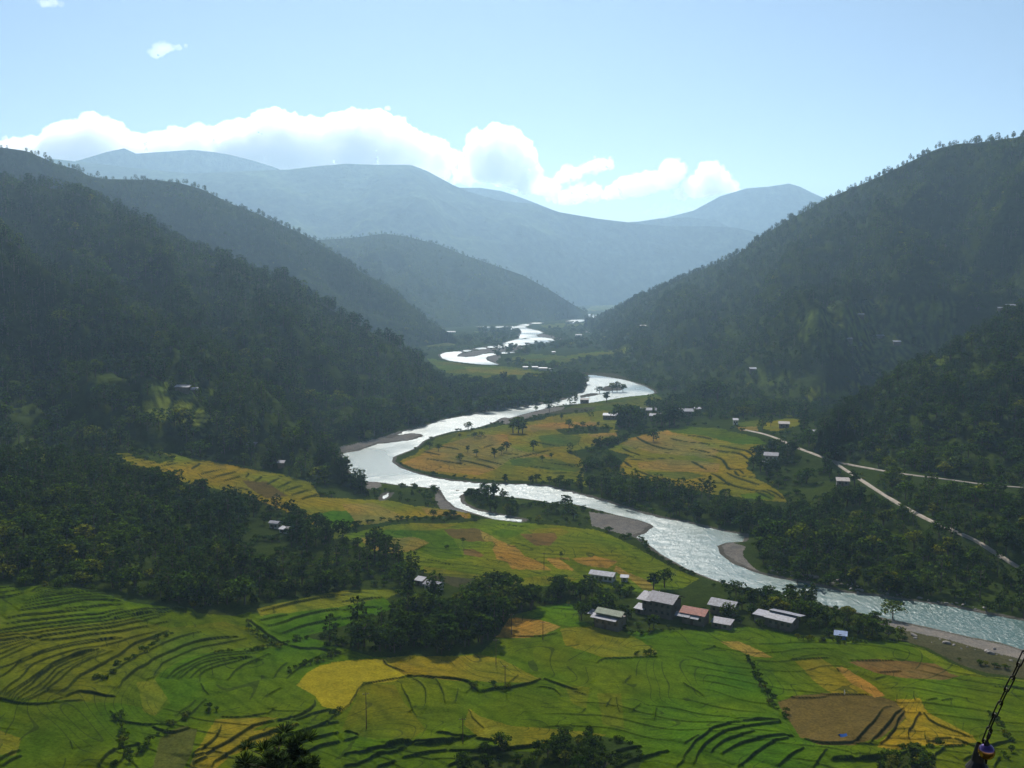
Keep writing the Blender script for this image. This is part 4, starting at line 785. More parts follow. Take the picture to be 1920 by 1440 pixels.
# ---------------------------------------------------------------- houses
M_WALL = simple_mat('mud_wall', (.13, .105, .09), .9, 0, .35, .5); M_WHITE = simple_mat('lime_wall', (.42, .40, .37), .9, 0, .25, .5)
M_WOOD = simple_mat('dark_timber', (.09, .055, .035), .8, 0, .4, 2); M_PANE = simple_mat('window_pane', (.03, .035, .04), .15, 0, .1, 1, .5)
def roof_mat(nm, colr, metal, rough):
    m, nt, out = new_mat(nm); tc = N(nt, 'ShaderNodeTexCoord'); n = noise(nt, .9, tc.outputs['Object'], 5, .7)
    w_ = N(nt, 'ShaderNodeTexWave', wave_type='BANDS', bands_direction='X'); w_.inputs['Scale'].default_value = 4.0; nt.links.new(tc.outputs['Object'], w_.inputs['Vector'])
    v = ramp(nt, n.outputs[0], [(.36, (.62, .60, .58)), (.62, (1.1, 1.1, 1.1))]); c = mix(nt, colr, v.outputs[0], 1.0, 'MULTIPLY')
    p = N(nt, 'ShaderNodeBsdfPrincipled', i_Roughness=rough, i_Metallic=metal); p.inputs['Specular IOR Level'].default_value = .12; nt.links.new(c, p.inputs['Base Color'])
    b = N(nt, 'ShaderNodeBump', i_Strength=.3, i_Distance=.04); nt.links.new(w_.outputs[0], b.inputs['Height']); nt.links.new(b.outputs[0], p.inputs['Normal'])
    nt.links.new(p.outputs[0], out.inputs[0]); return m
ROOF = {'tin': roof_mat('tin_roof', (.19, .195, .235), .0, .55), 'old': roof_mat('weathered_tin_roof', (.155, .15, .18), .0, .55), 'red': roof_mat('rusty_red_roof', (.20, .06, .04), .1, .6), 'green': roof_mat('dull_green_roof', (.12, .15, .10), .1, .5), 'shingle': roof_mat('grey_shingle_roof', (.30, .27, .25), 0, .8), 'blue': roof_mat('pale_blue_roof', (.16, .22, .36), 0, .7)}
def boxes(L):
    V, F = [], []
    for (x0, x1, y0, y1, z0, z1) in L:
        k = len(V); V += [(x, y, z) for x in (x0, x1) for y in (y0, y1) for z in (z0, z1)]
        F += [tuple(k + q for q in f) for f in ((0, 1, 3, 2), (4, 6, 7, 5), (0, 4, 5, 1), (2, 3, 7, 6), (0, 2, 6, 4), (1, 5, 7, 3))]
    return V, F
def slab(x0, x1, ya, za, yb, zb, t=.12):
    """roof sheet from the eave line (ya, za) up to (yb, zb)"""
    V = [(x, y, z + dz) for x in (x0, x1) for (y, z) in ((ya, za), (yb, zb)) for dz in (0, t)]
    return V, [(0, 1, 3, 2), (4, 6, 7, 5), (0, 4, 5, 1), (2, 3, 7, 6), (0, 2, 6, 4), (1, 5, 7, 3)]
def part(name, VF, mat, parent, label=None):
    o = mesh_obj(name, VF[0], VF[1], mat, parent)
    if label: o['label'] = label
    return o
def house(px, py, L, Wd, Hh, rot, roof, label, style='gable', wall=None, hill=None, nwin=4, kind='farmhouse', cat='house', rise=None, detail=True, group=None):
    P = ground_hit(px, py)[0] if hill is None else hill_hit(px, py, hill)
    z0 = float(P[2]); r = empty(kind, (P[0], P[1], z0), math.radians(rot)); tag(r, label, cat, group); HOUSE_SPOTS.append((P[0], P[1], max(L, Wd) * .62 + 1.5))
    wall = wall or M_WALL; l, w_ = L / 2, Wd / 2; rs = rise if rise is not None else Wd * .21; oh = min(1.5, Wd * .16)
    V, F = boxes([(-l, l, -w_, w_, -3, Hh)]); part('wall', (V, F), wall, r)
    e = Hh + .55 if style != 'flat' else Hh + .06
    sl = rs / w_
    def gable(x0, x1, hw, ze, rise_, m, extra=oh):
        part('roof_panel', slab(x0 - extra, x1 + extra, -hw - extra, ze - extra * rise_ / hw, -.04, ze + rise_), m, r)
        part('roof_panel', slab(x0 - extra, x1 + extra, hw + extra, ze - extra * rise_ / hw, .04, ze + rise_ - .02), m, r)
    if style == 'gable': gable(-l, l, w_, e, rs, roof)
    elif style == 'tiered':
        gable(-l * .85, l, w_ * .55, e + 1.1, rs * .6, ROOF['green']); part('roof_panel', slab(-l * .9, l * 1.0, -w_ * .95, e + .25, -w_ * .45, e + .75), ROOF['green'], r); part('roof_panel', slab(-l - 1, l - .3, -w_ - 1.6, e - .8, -w_ * .8, e - .1), roof, r)
        part('roof_panel', slab(-l - 3.4, -l * .75, -w_ * .8, e - .5, w_ * .4, e + .2), roof, r); part('attic', boxes([(-l * .8, l * .9, -w_ * .5, w_ * .5, Hh + .003, e + 1.15)]), M_WOOD, r)
    elif style == 'clerestory':
        part('roof_panel', slab(-l - 1, l + .8, -w_ - 1.3, e - .5, -.1, e + .75), roof, r); part('roof_panel', slab(-l - 1, l + 2.2, -.4, e + 1.25, w_ + 1.2, e + .5), roof, r); part('attic', boxes([(-l * .95, l * .95, -.25, w_ * .8, Hh + .003, e + .4)]), M_WOOD, r)
        part('roof_panel', slab(-l - 6.5, -l - .9, -w_ * .9, e - .9, w_ * .7, e - .2), roof, r); part('side_wing', boxes([(-l - 6, -l - .01, -w_ * .7, w_ * .6, -3, e - .95)]), wall, r)
    elif style == 'stepped':
        gable(-l * .45, l, w_, e, rs, roof); part('roof_panel', slab(-l - 1.6, -l * .3, -w_ - oh - .6, e - .75, .4, e + rs * .55), roof, r); part('roof_panel', slab(-l - 1.6, -l * .5, w_ + oh, e - .8, .42, e + rs * .5), roof, r)
    elif style == 'patched':
        gable(-l, l, w_, e, rs, roof); part('roof_panel', slab(-l - 2.2, -l * .1, -w_ - 2.6, e - 1.35, -w_ - .3, e - .45), ROOF['tin'], r); part('roof_panel', slab(-l * .05, l * .75, -w_ - 2.6, e - 1.5, -w_ - .4, e - .62), ROOF['tin'], r)
    elif style == 'flat':
        part('roof_panel', slab(-l - .5, l + .5, -w_ - .6, Hh + .05, w_ + .5, Hh + .05 + rs), roof, r)
    if style in ('gable', 'stepped', 'patched') and detail:
        for x in (-l * .9, 0, l * .9): part('truss', boxes([(x - .12, x + .12, -w_ * .7, w_ * .7, Hh + .003, Hh + .25), (x - .1, x + .1, -.1, .1, Hh + .252, e + rs - .35)]), M_WOOD, r)
    if detail:
        for k in range(nwin):
            x = -l + (k + .5) * 2 * l / nwin
            for zc in ([Hh * .36, Hh * .76] if Hh > 4.5 else [Hh * .6]):
                wf = part('window', boxes([(x - .62, x + .62, -w_ - .09, -w_ + .003, zc - .62, zc + .62)]), M_WOOD, r)
                part('pane', boxes([(x - .45, x - .05, -w_ - .12, -w_ - .092, zc - .45, zc + .45), (x + .05, x + .45, -w_ - .12, -w_ - .092, zc - .45, zc + .45)]), M_PANE, wf)
        dr = part('door', boxes([(-l * .08 - .5, -l * .08 + .5, -w_ - .07, -w_ + .002, -.1, 1.95)]), M_WOOD, r)
        part('window', boxes([(l - .002, l + .08, -.7, .7, Hh * .6 - .5, Hh * .6 + .5)]), M_WOOD, r)
    return r
T = ROOF
house(1240, 1152, 12.5, 8.5, 6.6, -35, T['old'], 'biggest village farmhouse with broad weathered grey tin roof', 'stepped', nwin=5)
house(1144, 1176, 10, 6.5, 4.4, -33, T['tin'], 'farmhouse with stacked dull green roofs at the left end of the village', 'tiered', nwin=4)
house(1304, 1168, 8.5, 6, 4.2, -32, T['red'], 'house under a rusty red roof patched with white sheets', 'patched', nwin=3)
house(1358, 1150, 9, 6.5, 3.6, -34, T['tin'], 'pale grey roofed house behind the red roofed one', 'gable', nwin=3)
house(1354, 1176, 7, 4, 2.0, -30, T['old'], 'low shed with mottled grey sheets in front of the pale roofed house', 'flat', nwin=2, kind='shed', cat='shed', rise=.8)
house(1468, 1176, 9.5, 6.5, 3.8, -40, T['tin'], 'long house with split white roof at the right end of the village', 'clerestory', nwin=4)
house(1202, 1149, 3.6, 3.4, 2.0, -35, T['tin'], 'small bright roofed shed left of the biggest farmhouse', 'flat', nwin=1, kind='shed', cat='shed', rise=1.0)
house(1576, 1197, 3.8, 2.6, 1.5, -20, T['blue'], 'tiny blue and white hut beside the green paddies', 'flat', nwin=1, kind='hut', cat='hut', rise=.7, wall=simple_mat('blue_sheet', (.06, .12, .38), .6))
house(1131, 1087, 10, 5, 2.4, -25, T['tin'], 'long white house with low roof among the far green fields', 'gable', wall=M_WHITE, nwin=5, rise=.9)
house(1171, 1090, 2.8, 2.4, 2.0, -10, T['tin'], 'little white outhouse right of the long white house', 'flat', nwin=1, kind='outhouse', cat='outhouse', rise=.4, wall=M_WHITE)
house(814, 1106, 6.5, 4.5, 2.4, -30, T['tin'], 'white roofed house at the edge of the dark wood by the bare plot', 'gable', wall=M_WHITE, nwin=3)
house(788, 1096, 3.4, 2.4, 2.0, -30, T['tin'], 'small shed left of the white roofed house by the bare plot', 'flat', nwin=1, kind='shed', cat='shed', rise=1.0)
house(516, 990, 4.6, 3.2, 2.4, -18, T['tin'], 'white roofed hut poking out of the left wood', 'gable', wall=M_WHITE, nwin=2, kind='hut', cat='hut')
house(533, 999, 3.6, 2.6, 2.0, -22, T['tin'], 'second white roof just below the hut in the left wood', 'flat', wall=M_WHITE, nwin=2, kind='hut', cat='hut', rise=.8)
house(1446, 870, 8, 6.5, 6.2, -20, T['tin'], 'two storey white farmhouse beside the golden terraces', 'gable', wall=M_WHITE, nwin=3)
house(1435, 873, 3.5, 3, 2, -16, T['tin'], 'small white annex in front of the two storey farmhouse', 'flat', wall=M_WHITE, nwin=1, kind='shed', cat='shed', rise=.5)
house(1285, 783, 12, 8, 6.5, -4, T['tin'], 'big white roofed farmhouse by the tall trees at the road end', 'gable', nwin=3)
house(1272, 783, 5, 4, 4, -4, T['tin'], 'small white shed touching the big farmhouse at the road end', 'flat', nwin=1, kind='shed', cat='shed', rise=.7)
for (x, y, L_, W_, H_, lb) in ((1144, 786, 13, 8, 4, 'white roof by the river bend left of the tall tree clump'), (1204, 780, 9, 7, 6, 'left house of the hamlet between the tall trees'), (1220, 780, 9, 7, 6, 'middle house of the hamlet between the tall trees'), (1229, 789, 9, 7, 5, 'lowest house of the hamlet between the tall trees'), (1308, 774, 6, 5, 4, 'tiny white roof right of the big farmhouse at the road end'),
    (1379, 796, 4, 4, 4, 'little white shrine at the edge of the green strip'), (1562, 782, 9, 6, 4, 'white roof under the foot of the right slope'), (1527, 820, 8, 6, 4, 'white roof half hidden above the road bend'), (1580, 910, 7, 5, 3, 'small brown hut between the two dirt roads'), (1096, 756, 9, 6, 4, 'plank hut at the water edge of the upper bend'), (1470, 802, 8, 6, 3.5, 'dark roofed shed in the small upper fields')):
    house(x, y, L_, W_, H_, random.uniform(-14, -2), T['tin'] if 'brown' not in lb and 'plank' not in lb and 'dark' not in lb else T['shingle'], lb, 'flat' if H_ < 4.5 else 'gable', wall=M_WHITE if 'shrine' in lb else None, nwin=2, kind='hut' if 'hut' in lb or 'shed' in lb else 'house', cat='hut' if 'hut' in lb or 'shed' in lb else 'house', rise=1.2 if H_ < 4.5 else None)
for (x, y, L_, W_, hl, lb) in ((38, 768, 15, 9, 'left spur', 'lone tin roofed house on the left slope near the edge'), (341, 733, 16, 8, 'left spur', 'long white roof on the clearing high on the left slope'), (367, 738, 6, 5, 'left spur', 'small shed beside the long white roof on the left slope'), (472, 842, 9, 7, 'left spur', 'single white roof above the gold terraces'), (529, 876, 6, 4, 'left spur', 'dark roofed hut just above the gold terraces'), (24, 727, 4, 3, 'left spur', 'tiny white hut above the lone tin roofed house'),
    (1415, 694, 16, 9, 'right', 'white roof in the trees low on the right hill'), (1650, 632, 15, 8, 'right', 'pale roof at the left of the high right clearing'), (1683, 648, 13, 8, 'right', 'pale roof just below the high right clearing'), (1590, 640, 10, 7, 'right', 'small grey roof left of the high right clearing'), (1613, 596, 14, 8, 'right', 'faint roof beside the pale strip high on the right hill'), (1893, 578, 18, 8, 'right', 'long pale roof at the top behind the near right slope'), (1876, 583, 8, 6, 'right', 'small pale roof left of the long one at the right edge'),
    (1209, 613, 22, 12, 'right', 'faint white roof on the far tip of the right hill')):
    house(x, y, L_ * .65, W_ * .5, 2.8, random.uniform(-12, 4), T['old'] if 'dark' in lb or 'faint' in lb or 'grey' in lb else T['tin'], lb, 'flat', hill=hl, detail=False, rise=1.3)
for (x, y, L_, lb) in ((1085, 630, 26, 'white building of the far hamlet by the river'), (1091, 635, 18, 'lower white building of the far hamlet'), (840, 624, 30, 'far white roof on the left river bank'), (850, 624, 18, 'smaller far white roof on the left river bank'), (985, 692, 12, 'left white roof at the end of the far green field'), (1003, 692, 14, 'second white roof at the end of the far green field'), (1018, 694, 20, 'long white roof at the end of the far green field'), (1032, 696, 8, 'right white roof at the end of the far green field'), (1102, 624, 16, 'right white roof of the far hamlet'), (1038, 663, 10, 'far hut on the point beyond the green field')):
    house(x, y, L_ * .62, L_ * .22, 3.0, random.uniform(-12, 8), T['tin'], lb, 'flat', detail=False, rise=1.0, wall=M_WHITE)
# ---------------------------------------------------------------- power poles, tarpaulin, flags
def frus(V, F, p0, p1, r0, r1, n=8): limb(V, F, p0, p1, r0, r1, n)
def pole(px, py, h, label):
    P = ground_hit(px, py)[0]; z = float(P[2]); r = empty('power_pole', (P[0], P[1], z), math.radians(10)); tag(r, label, 'pole', 'power poles in the paddies')
    V, F = [], []; frus(V, F, (0, 0, -1), (0, 0, h), .15, .09); part('shaft', (V, F), M_WOOD, r)
    part('crossarm', boxes([(-.9, .9, .1, .2, h - .7, h - .58)]), M_WOOD, r)
    for x in (-.8, 0, .8):
        V, F = [], []; frus(V, F, (x, .15, h - .575), (x, .15, h - .40), .05, .07, 6); part('insulator', (V, F), M_WHITE, r)
for x, y, h, lb in ((687, 1368, 11, 'thin power pole standing alone left of the dark bottom banks'), (930, 1246, 9, 'power pole between the golden band and the green field'), (959, 1190, 8, 'power pole on the orange plot by the wood'), (868, 1398, 8, 'power pole near the bottom terraces'), (1020, 1068, 8, 'power pole in the middle orange plots'), (947, 1292, 8, 'power pole above the round terrace'), (1018, 1200, 7, 'faint power pole right of the orange plot')): pole(x, y, h, lb)
P = ground_hit(1580, 1384)[0]; z = float(P[2]); r = empty('tarpaulin_tent', (P[0], P[1], z), .2); tag(r, 'small blue tarpaulin shelter in the stubble field', 'tent')
_p = ground_hit(822, 1116)[0]; HOUSE_SPOTS.append((_p[0], _p[1] - 6, 8.0))
M_TARP = simple_mat('blue_tarpaulin', (.04, .16, .55), .45, 0, .2, 3)
V = [(-1.1, -.8, .7), (-1.1, 0, 1.35), (-1.1, .8, .7), (1.1, -.8, .72), (1.15, .05, 1.28), (1.1, .8, .68), (0, 0, 1.2), (0, -.85, .6), (0, .85, .6)]
ca = mesh_obj('canopy', V, [(0, 7, 6, 1), (7, 3, 4, 6), (1, 6, 8, 2), (6, 4, 5, 8)], M_TARP, r); ca.modifiers.new('thick', 'SOLIDIFY').thickness = .03
for x, y in ((-1, -.7), (-1, .7), (1, -.7), (1, .7)):
    V, F = [], []; frus(V, F, (x, y, -.2), (x, y, .74), .03, .03, 6); part('post', (V, F), M_WOOD, r)
M_FLAG = simple_mat('white_cloth', (.75, .75, .72), .9, 0, .1, 3)
for x, y, h, lb in ((1877, 893, 7, 'white prayer flag on a pole beside the upper dirt road'), (1582, 1306, 2.2, 'short white flag stick on the edge of the stubble field'), (1233, 1140, 8, 'thin flag pole over the biggest farmhouse')):
    P = ground_hit(x, y)[0]; r = empty('prayer_flag', (P[0], P[1] - (2.5 if h == 8 else 0), float(P[2])), .3); tag(r, lb, 'flag')
    V, F = [], []; frus(V, F, (0, 0, -.3), (0, 0, h), .05, .03, 6); part('pole', (V, F), M_WOOD, r)
    zs = np.linspace(h * .3, h * .97, 8); V = [(q, .12 * math.sin(3 * zz + q * 4), zz) for zz in zs for q in (.03, .22, .42)]; F = [(i * 3 + j, i * 3 + j + 1, i * 3 + j + 4, i * 3 + j + 3) for i in range(7) for j in range(2)]
    fl = part('cloth', (V, F), M_FLAG, r); fl.modifiers.new('thick', 'SOLIDIFY').thickness = .01
# ---------------------------------------------------------------- boulders on the rapids shore
M_ROCK = simple_mat('river_rock', (.21, .19, .17), .85, 0, .4, 1.5)
def rock_mesh(seed):
    rng = np.random.default_rng(seed); b = bmesh.new(); bmesh.ops.create_icosphere(b, subdivisions=2, radius=1.0)
    ax = rng.normal(size=(7, 3)); ax /= np.linalg.norm(ax, axis=1)[:, None]; lim = .55 + .35 * rng.random(7)
    for v in b.verts:
        c = np.array(v.co)
        for a, l in zip(ax, lim):
            e = c @ a - l
            if e > 0: c = c - a * e
        v.co = Vector(c * (1 + .06 * rng.normal()) * np.array([1.2, .95, .7]))
    me = bpy.data.meshes.new('boulder'); b.to_mesh(me); b.free(); me.materials.append(M_ROCK); return me
ROCKS = [rock_mesh(i) for i in range(5)]
SH = [([(1432,1062),(1470,1072),(1500,1080),(1540,1088),(1590,1098),(1620,1108)], 70, 'on the rocky shore of the rapids'), ([(1640,1110),(1700,1120),(1760,1128),(1800,1135),(1860,1145)], 34, 'along the far bank towards the right edge'), ([(1415,1020),(1450,1012),(1470,1016)], 14, 'beside the grey shingle tip'), ([(690,905),(740,908)], 10, 'on the shingle by the left pool'), ([(1660,1185),(1760,1200),(1850,1225),(1900,1235)], 26, 'on the near stony beach at the right')]
for pl, n, lb in SH:
    W = resample(ground_hit([p[0] for p in pl], [p[1] for p in pl])[:, :2], .5)
    for k in range(n):
        q = W[random.randrange(len(W))] + RNG.normal(size=2) * np.array([1.5, 2.6]); s = random.choice((.3, .4, .6, .8, 1.25)); zz = float(G(q[0], q[1])); zz = max(zz, -.5)
        o = bpy.data.objects.new('boulder', random.choice(ROCKS)); col.objects.link(o); o.location = (q[0], q[1], zz + .1 * s); o.scale = (s, s * random.uniform(.7, 1.1), s * random.uniform(.7, 1.2)); o.rotation_euler = (random.uniform(-.2, .2), random.uniform(-.2, .2), random.random() * 6.28)
        big = 'big' if s > 1 else 'small'; tag(o, big + ' pale boulder ' + lb, 'boulder', big + ' boulders ' + lb)
def add_pts(X, Y, Z, Hh, kind, reg):
    for a in zip(X, Y, Z, Hh, kind): PT.append((*a, reg))
def clear_of(X, Y):
    k = np.ones(X.shape, bool)
    for hx, hy, r in HOUSE_SPOTS:
        R = math.hypot(hx, hy); ux, uy = hx / R, hy / R
        dx, dy = X - hx, Y - hy; al = dx * ux + dy * uy; ac = -dx * uy + dy * ux
        k &= ~((np.abs(ac) < r) & (al > -r * 1.15) & (al < r * .9))
    return k
# woods on the valley floor
for wi, (poly, sp, pf, hh, reg) in enumerate(WOODS):
    Pw = ground_hit([p[0] for p in poly], [p[1] for p in poly])[:, :2]
    lo, hi = Pw.min(0), Pw.max(0); area = np.prod(hi - lo); n = int(area / sp / sp * 1.25); n = min(n, 60000)
    X = RNG.uniform(lo[0], hi[0], n); Y = RNG.uniform(lo[1], hi[1], n)
    k = inpoly(X, Y, [tuple(p) for p in Pw]); X, Y = X[k], Y[k]
    d = riverdist(X, Y); Z = Gd(X, Y, d); px, py = project(np.stack([X, Y, Z], -1))
    k = (d > 1.5) & ~look(RM, px, py) & (np.abs(px - 960) < 1150) & clear_of(X, Y)
    opn = fbm(X / (sp * 5), Y / (sp * 5), 3); k &= opn > (-.9 if reg == 'grove' else -.42 if reg in ('grove', 'right bank', 'far bank', 'near bank') else -.12 if reg == 'village' else -.22)
    X, Y, Z = X[k], Y[k], Z[k]; r = RNG.random(len(X)); op = opn[k]
    kind = np.where(r < pf, 1, np.where((r > .72) | (op < -.05), 2, 0)); Hh = hh * (.55 + .85 * RNG.random(len(X)) ** 1.5); Hh = np.where(kind == 2, Hh * .45, np.where(kind == 1, Hh * 1.25, Hh))
    add_pts(X, Y, Z - .1, Hh, kind, reg)
# scrub between the fields
X = RNG.uniform(-420, 420, 26000); Y = RNG.uniform(240, 1100, 26000); d = riverdist(X, Y); Z = Gd(X, Y, d); px, py = project(np.stack([X, Y, Z], -1))
c0 = look(CM, px, py); op = fbm(X / 14, Y / 14, 3)
nat = (c0 == 0) | np.isin(c0, [CLS.index('darkgrass') + 1])
k = (d > 3) & nat & (look(WM, px, py) == 0) & ~look(RM, px, py) & (np.abs(px - 960) < 1100) & (op > .05) & clear_of(X, Y)
add_pts(X[k], Y[k], Z[k] - .05, 1.5 + 2.6 * RNG.random(k.sum()), np.full(k.sum(), 2), 'scrub')
# hedges along the terrace edges
for hg in HEDGES:
    W = resample(ground_hit([p[0] for p in hg], [p[1] for p in hg])[:, :2], 1.3)
    W = W + RNG.normal(size=W.shape) * .8; z = G(W[:, 0], W[:, 1]); k = RNG.random(len(W)) < .8
    add_pts(W[k, 0], W[k, 1], z[k] + .1, .9 + 1.5 * RNG.random(k.sum()), np.full(k.sum(), 2), 'hedge')
# hills
for H in HILLS:
    if H['sp'] == 0: continue
    Pg = H['P']; a = Pg[:-1, 1:] - Pg[:-1, :-1]; b = Pg[1:, :-1] - Pg[:-1, :-1]
    area = np.linalg.norm(np.cross(a, b), axis=-1)
    cpx = H['px'][:-1, :-1]; vis = (cpx > -160) & (cpx < 2080); vis[0] = False; vis[126:] = False
    area = area * vis; n = int(area.sum() / H['sp'] ** 2); n = min(n, 26000)
    idx = RNG.choice(area.size, n, p=(area / area.sum()).ravel()); i, j = np.unravel_index(idx, area.shape); u, v = RNG.random(n), RNG.random(n)
    P0 = Pg[i, j] * ((1 - u) * (1 - v))[:, None] + Pg[i, j + 1] * ((1 - u) * v)[:, None] + Pg[i + 1, j] * (u * (1 - v))[:, None] + Pg[i + 1, j + 1] * (u * v)[:, None]
    k = ((H['cls'][i, j] == 0) | (RNG.random(n) < np.where(H['cls'][i, j] == CLS.index('darkgrass') + 1, .38, .08))) & clear_of(P0[:, 0], P0[:, 1]); px, py = project(P0); k &= ~look(RM, px, py)
    g = G(P0[:, 0], P0[:, 1]) if len(P0) < 12000 else np.full(len(P0), -9.); k &= P0[:, 2] > g - 1
    op = fbm(P0[:, 0] / 60, P0[:, 1] / 60, 3); k &= op > (-.9 if H['tag'] in ('right near', 'left spur', 'spur') else -.5)
    P0, op = P0[k], op[k]; r = RNG.random(len(P0)); t = H['T'][i][k]
    pf = np.clip(H['pine'] + .5 * (t - .4) + .5 * op, .08, .95)
    kind = np.where(r < pf, 1, np.where(r > .9, 2, 0)); Hh = H['h'] * (.5 + .9 * RNG.random(len(P0)) ** 1.6); Hh = np.where(kind == 2, Hh * .5, np.where(kind == 1, Hh * 1.2, Hh))
    sel = (t > .97) & (H['tag'] in ('right', 'second left'))
    Hh = np.where(sel, Hh * .95, Hh)
    add_pts(P0[:, 0], P0[:, 1], P0[:, 2] - .25, Hh, kind, H['tag'])
A = np.array([p[:5] for p in PT]); REG = np.array([p[5] for p in PT])
px, py = project(A[:, :3]); size = A[:, 3] * FPX / np.maximum(np.hypot(A[:, 0], A[:, 1]), 1)
inframe = (px > 5) & (px < 1915) & (py < 1436) & (py > 200)
RICH = {'grove': 'in the wood left of the village', 'village': 'among the village houses', 'right bank': 'in the wood below the dirt road', 'tall shore': 'on the rocky far shore', 'spur': 'on the dark left spur',
 'near bank': 'on the bank at the bottom edge', 'spur foot': 'at the foot of the left spur', 'hedge': 'on a terrace edge', 'scrub': 'in scrub beside the fields', 'shingle': 'on the river shingle'}
sc_ = np.where(inframe, size, 0); keep = np.zeros(len(A), bool)
near_ok = np.isin(REG, list(RICH))
for kd, lim in ((0, 285), (1, 285), (2, 290)):
    idx = np.where((A[:, 4] == kd) & inframe & near_ok)[0]; idx = idx[np.argsort(-size[idx])][:lim]; keep[idx] = True
def plant(kd, x, y, z, h, label=None, group=None, variant=None):
    key, nm, cat, parts = (('broad', 'broadleaf_tree', 'tree', ('crown', 'trunk')), ('pine', 'pine_tree', 'pine tree', ('crown', 'trunk')), ('bush', 'bush', 'bush', ('foliage', 'stem')))[kd]
    v = KIND[key][random.randrange(len(KIND[key])) if variant is None else variant]
    o = empty(nm, (x, y, z), random.random() * 6.28); sx = (1.25, .95, 1.0)[kd] * (.88 + .3 * random.random()); o.scale = (h * sx, h * sx, h)
    for pn, me in zip(parts, v):
        c = bpy.data.objects.new(pn, me); col.objects.link(c); c.parent = o
    tag(o, label, cat, group); return o
TXT = {0: ('leafy dark green tree', 'trees'), 1: ('narrow dark pine', 'pines'), 2: ('low leafy bush', 'bushes')}
for i in np.where(keep)[0]:
    kd = int(A[i, 4]); r = REG[i]
    vv = random.randrange(len(KIND[('broad', 'pine', 'bush')[kd]])); shape = (('rounded', 'broad crowned', 'narrow', 'wide spreading', 'slim upright'), ('straight', 'full', 'slender', 'broad topped'), ('mounded', 'spreading', 'ragged'))[kd][vv]
    hc = 'tall' if A[i, 3] > (9.5, 11, 4.2)[kd] else 'short' if A[i, 3] < (6.5, 8, 2.6)[kd] else 'mid sized'
    q = int(px[i] // 160); pos = ('at the left border', 'near the left border', 'left quarter', 'left third', 'left of middle', 'just left of centre', 'just right of centre', 'right of middle', 'right third', 'right quarter', 'near the right border', 'at the right border')[q]
    lb = hc + ' ' + shape + ' ' + ('tree', 'pine', 'bush')[kd] + ' ' + RICH[r] + ', ' + pos
    plant(kd, *A[i, :4], label=lb, group=('trees', 'pines', 'bushes')[kd] + ' ' + RICH[r] + ', ' + pos, variant=vv)
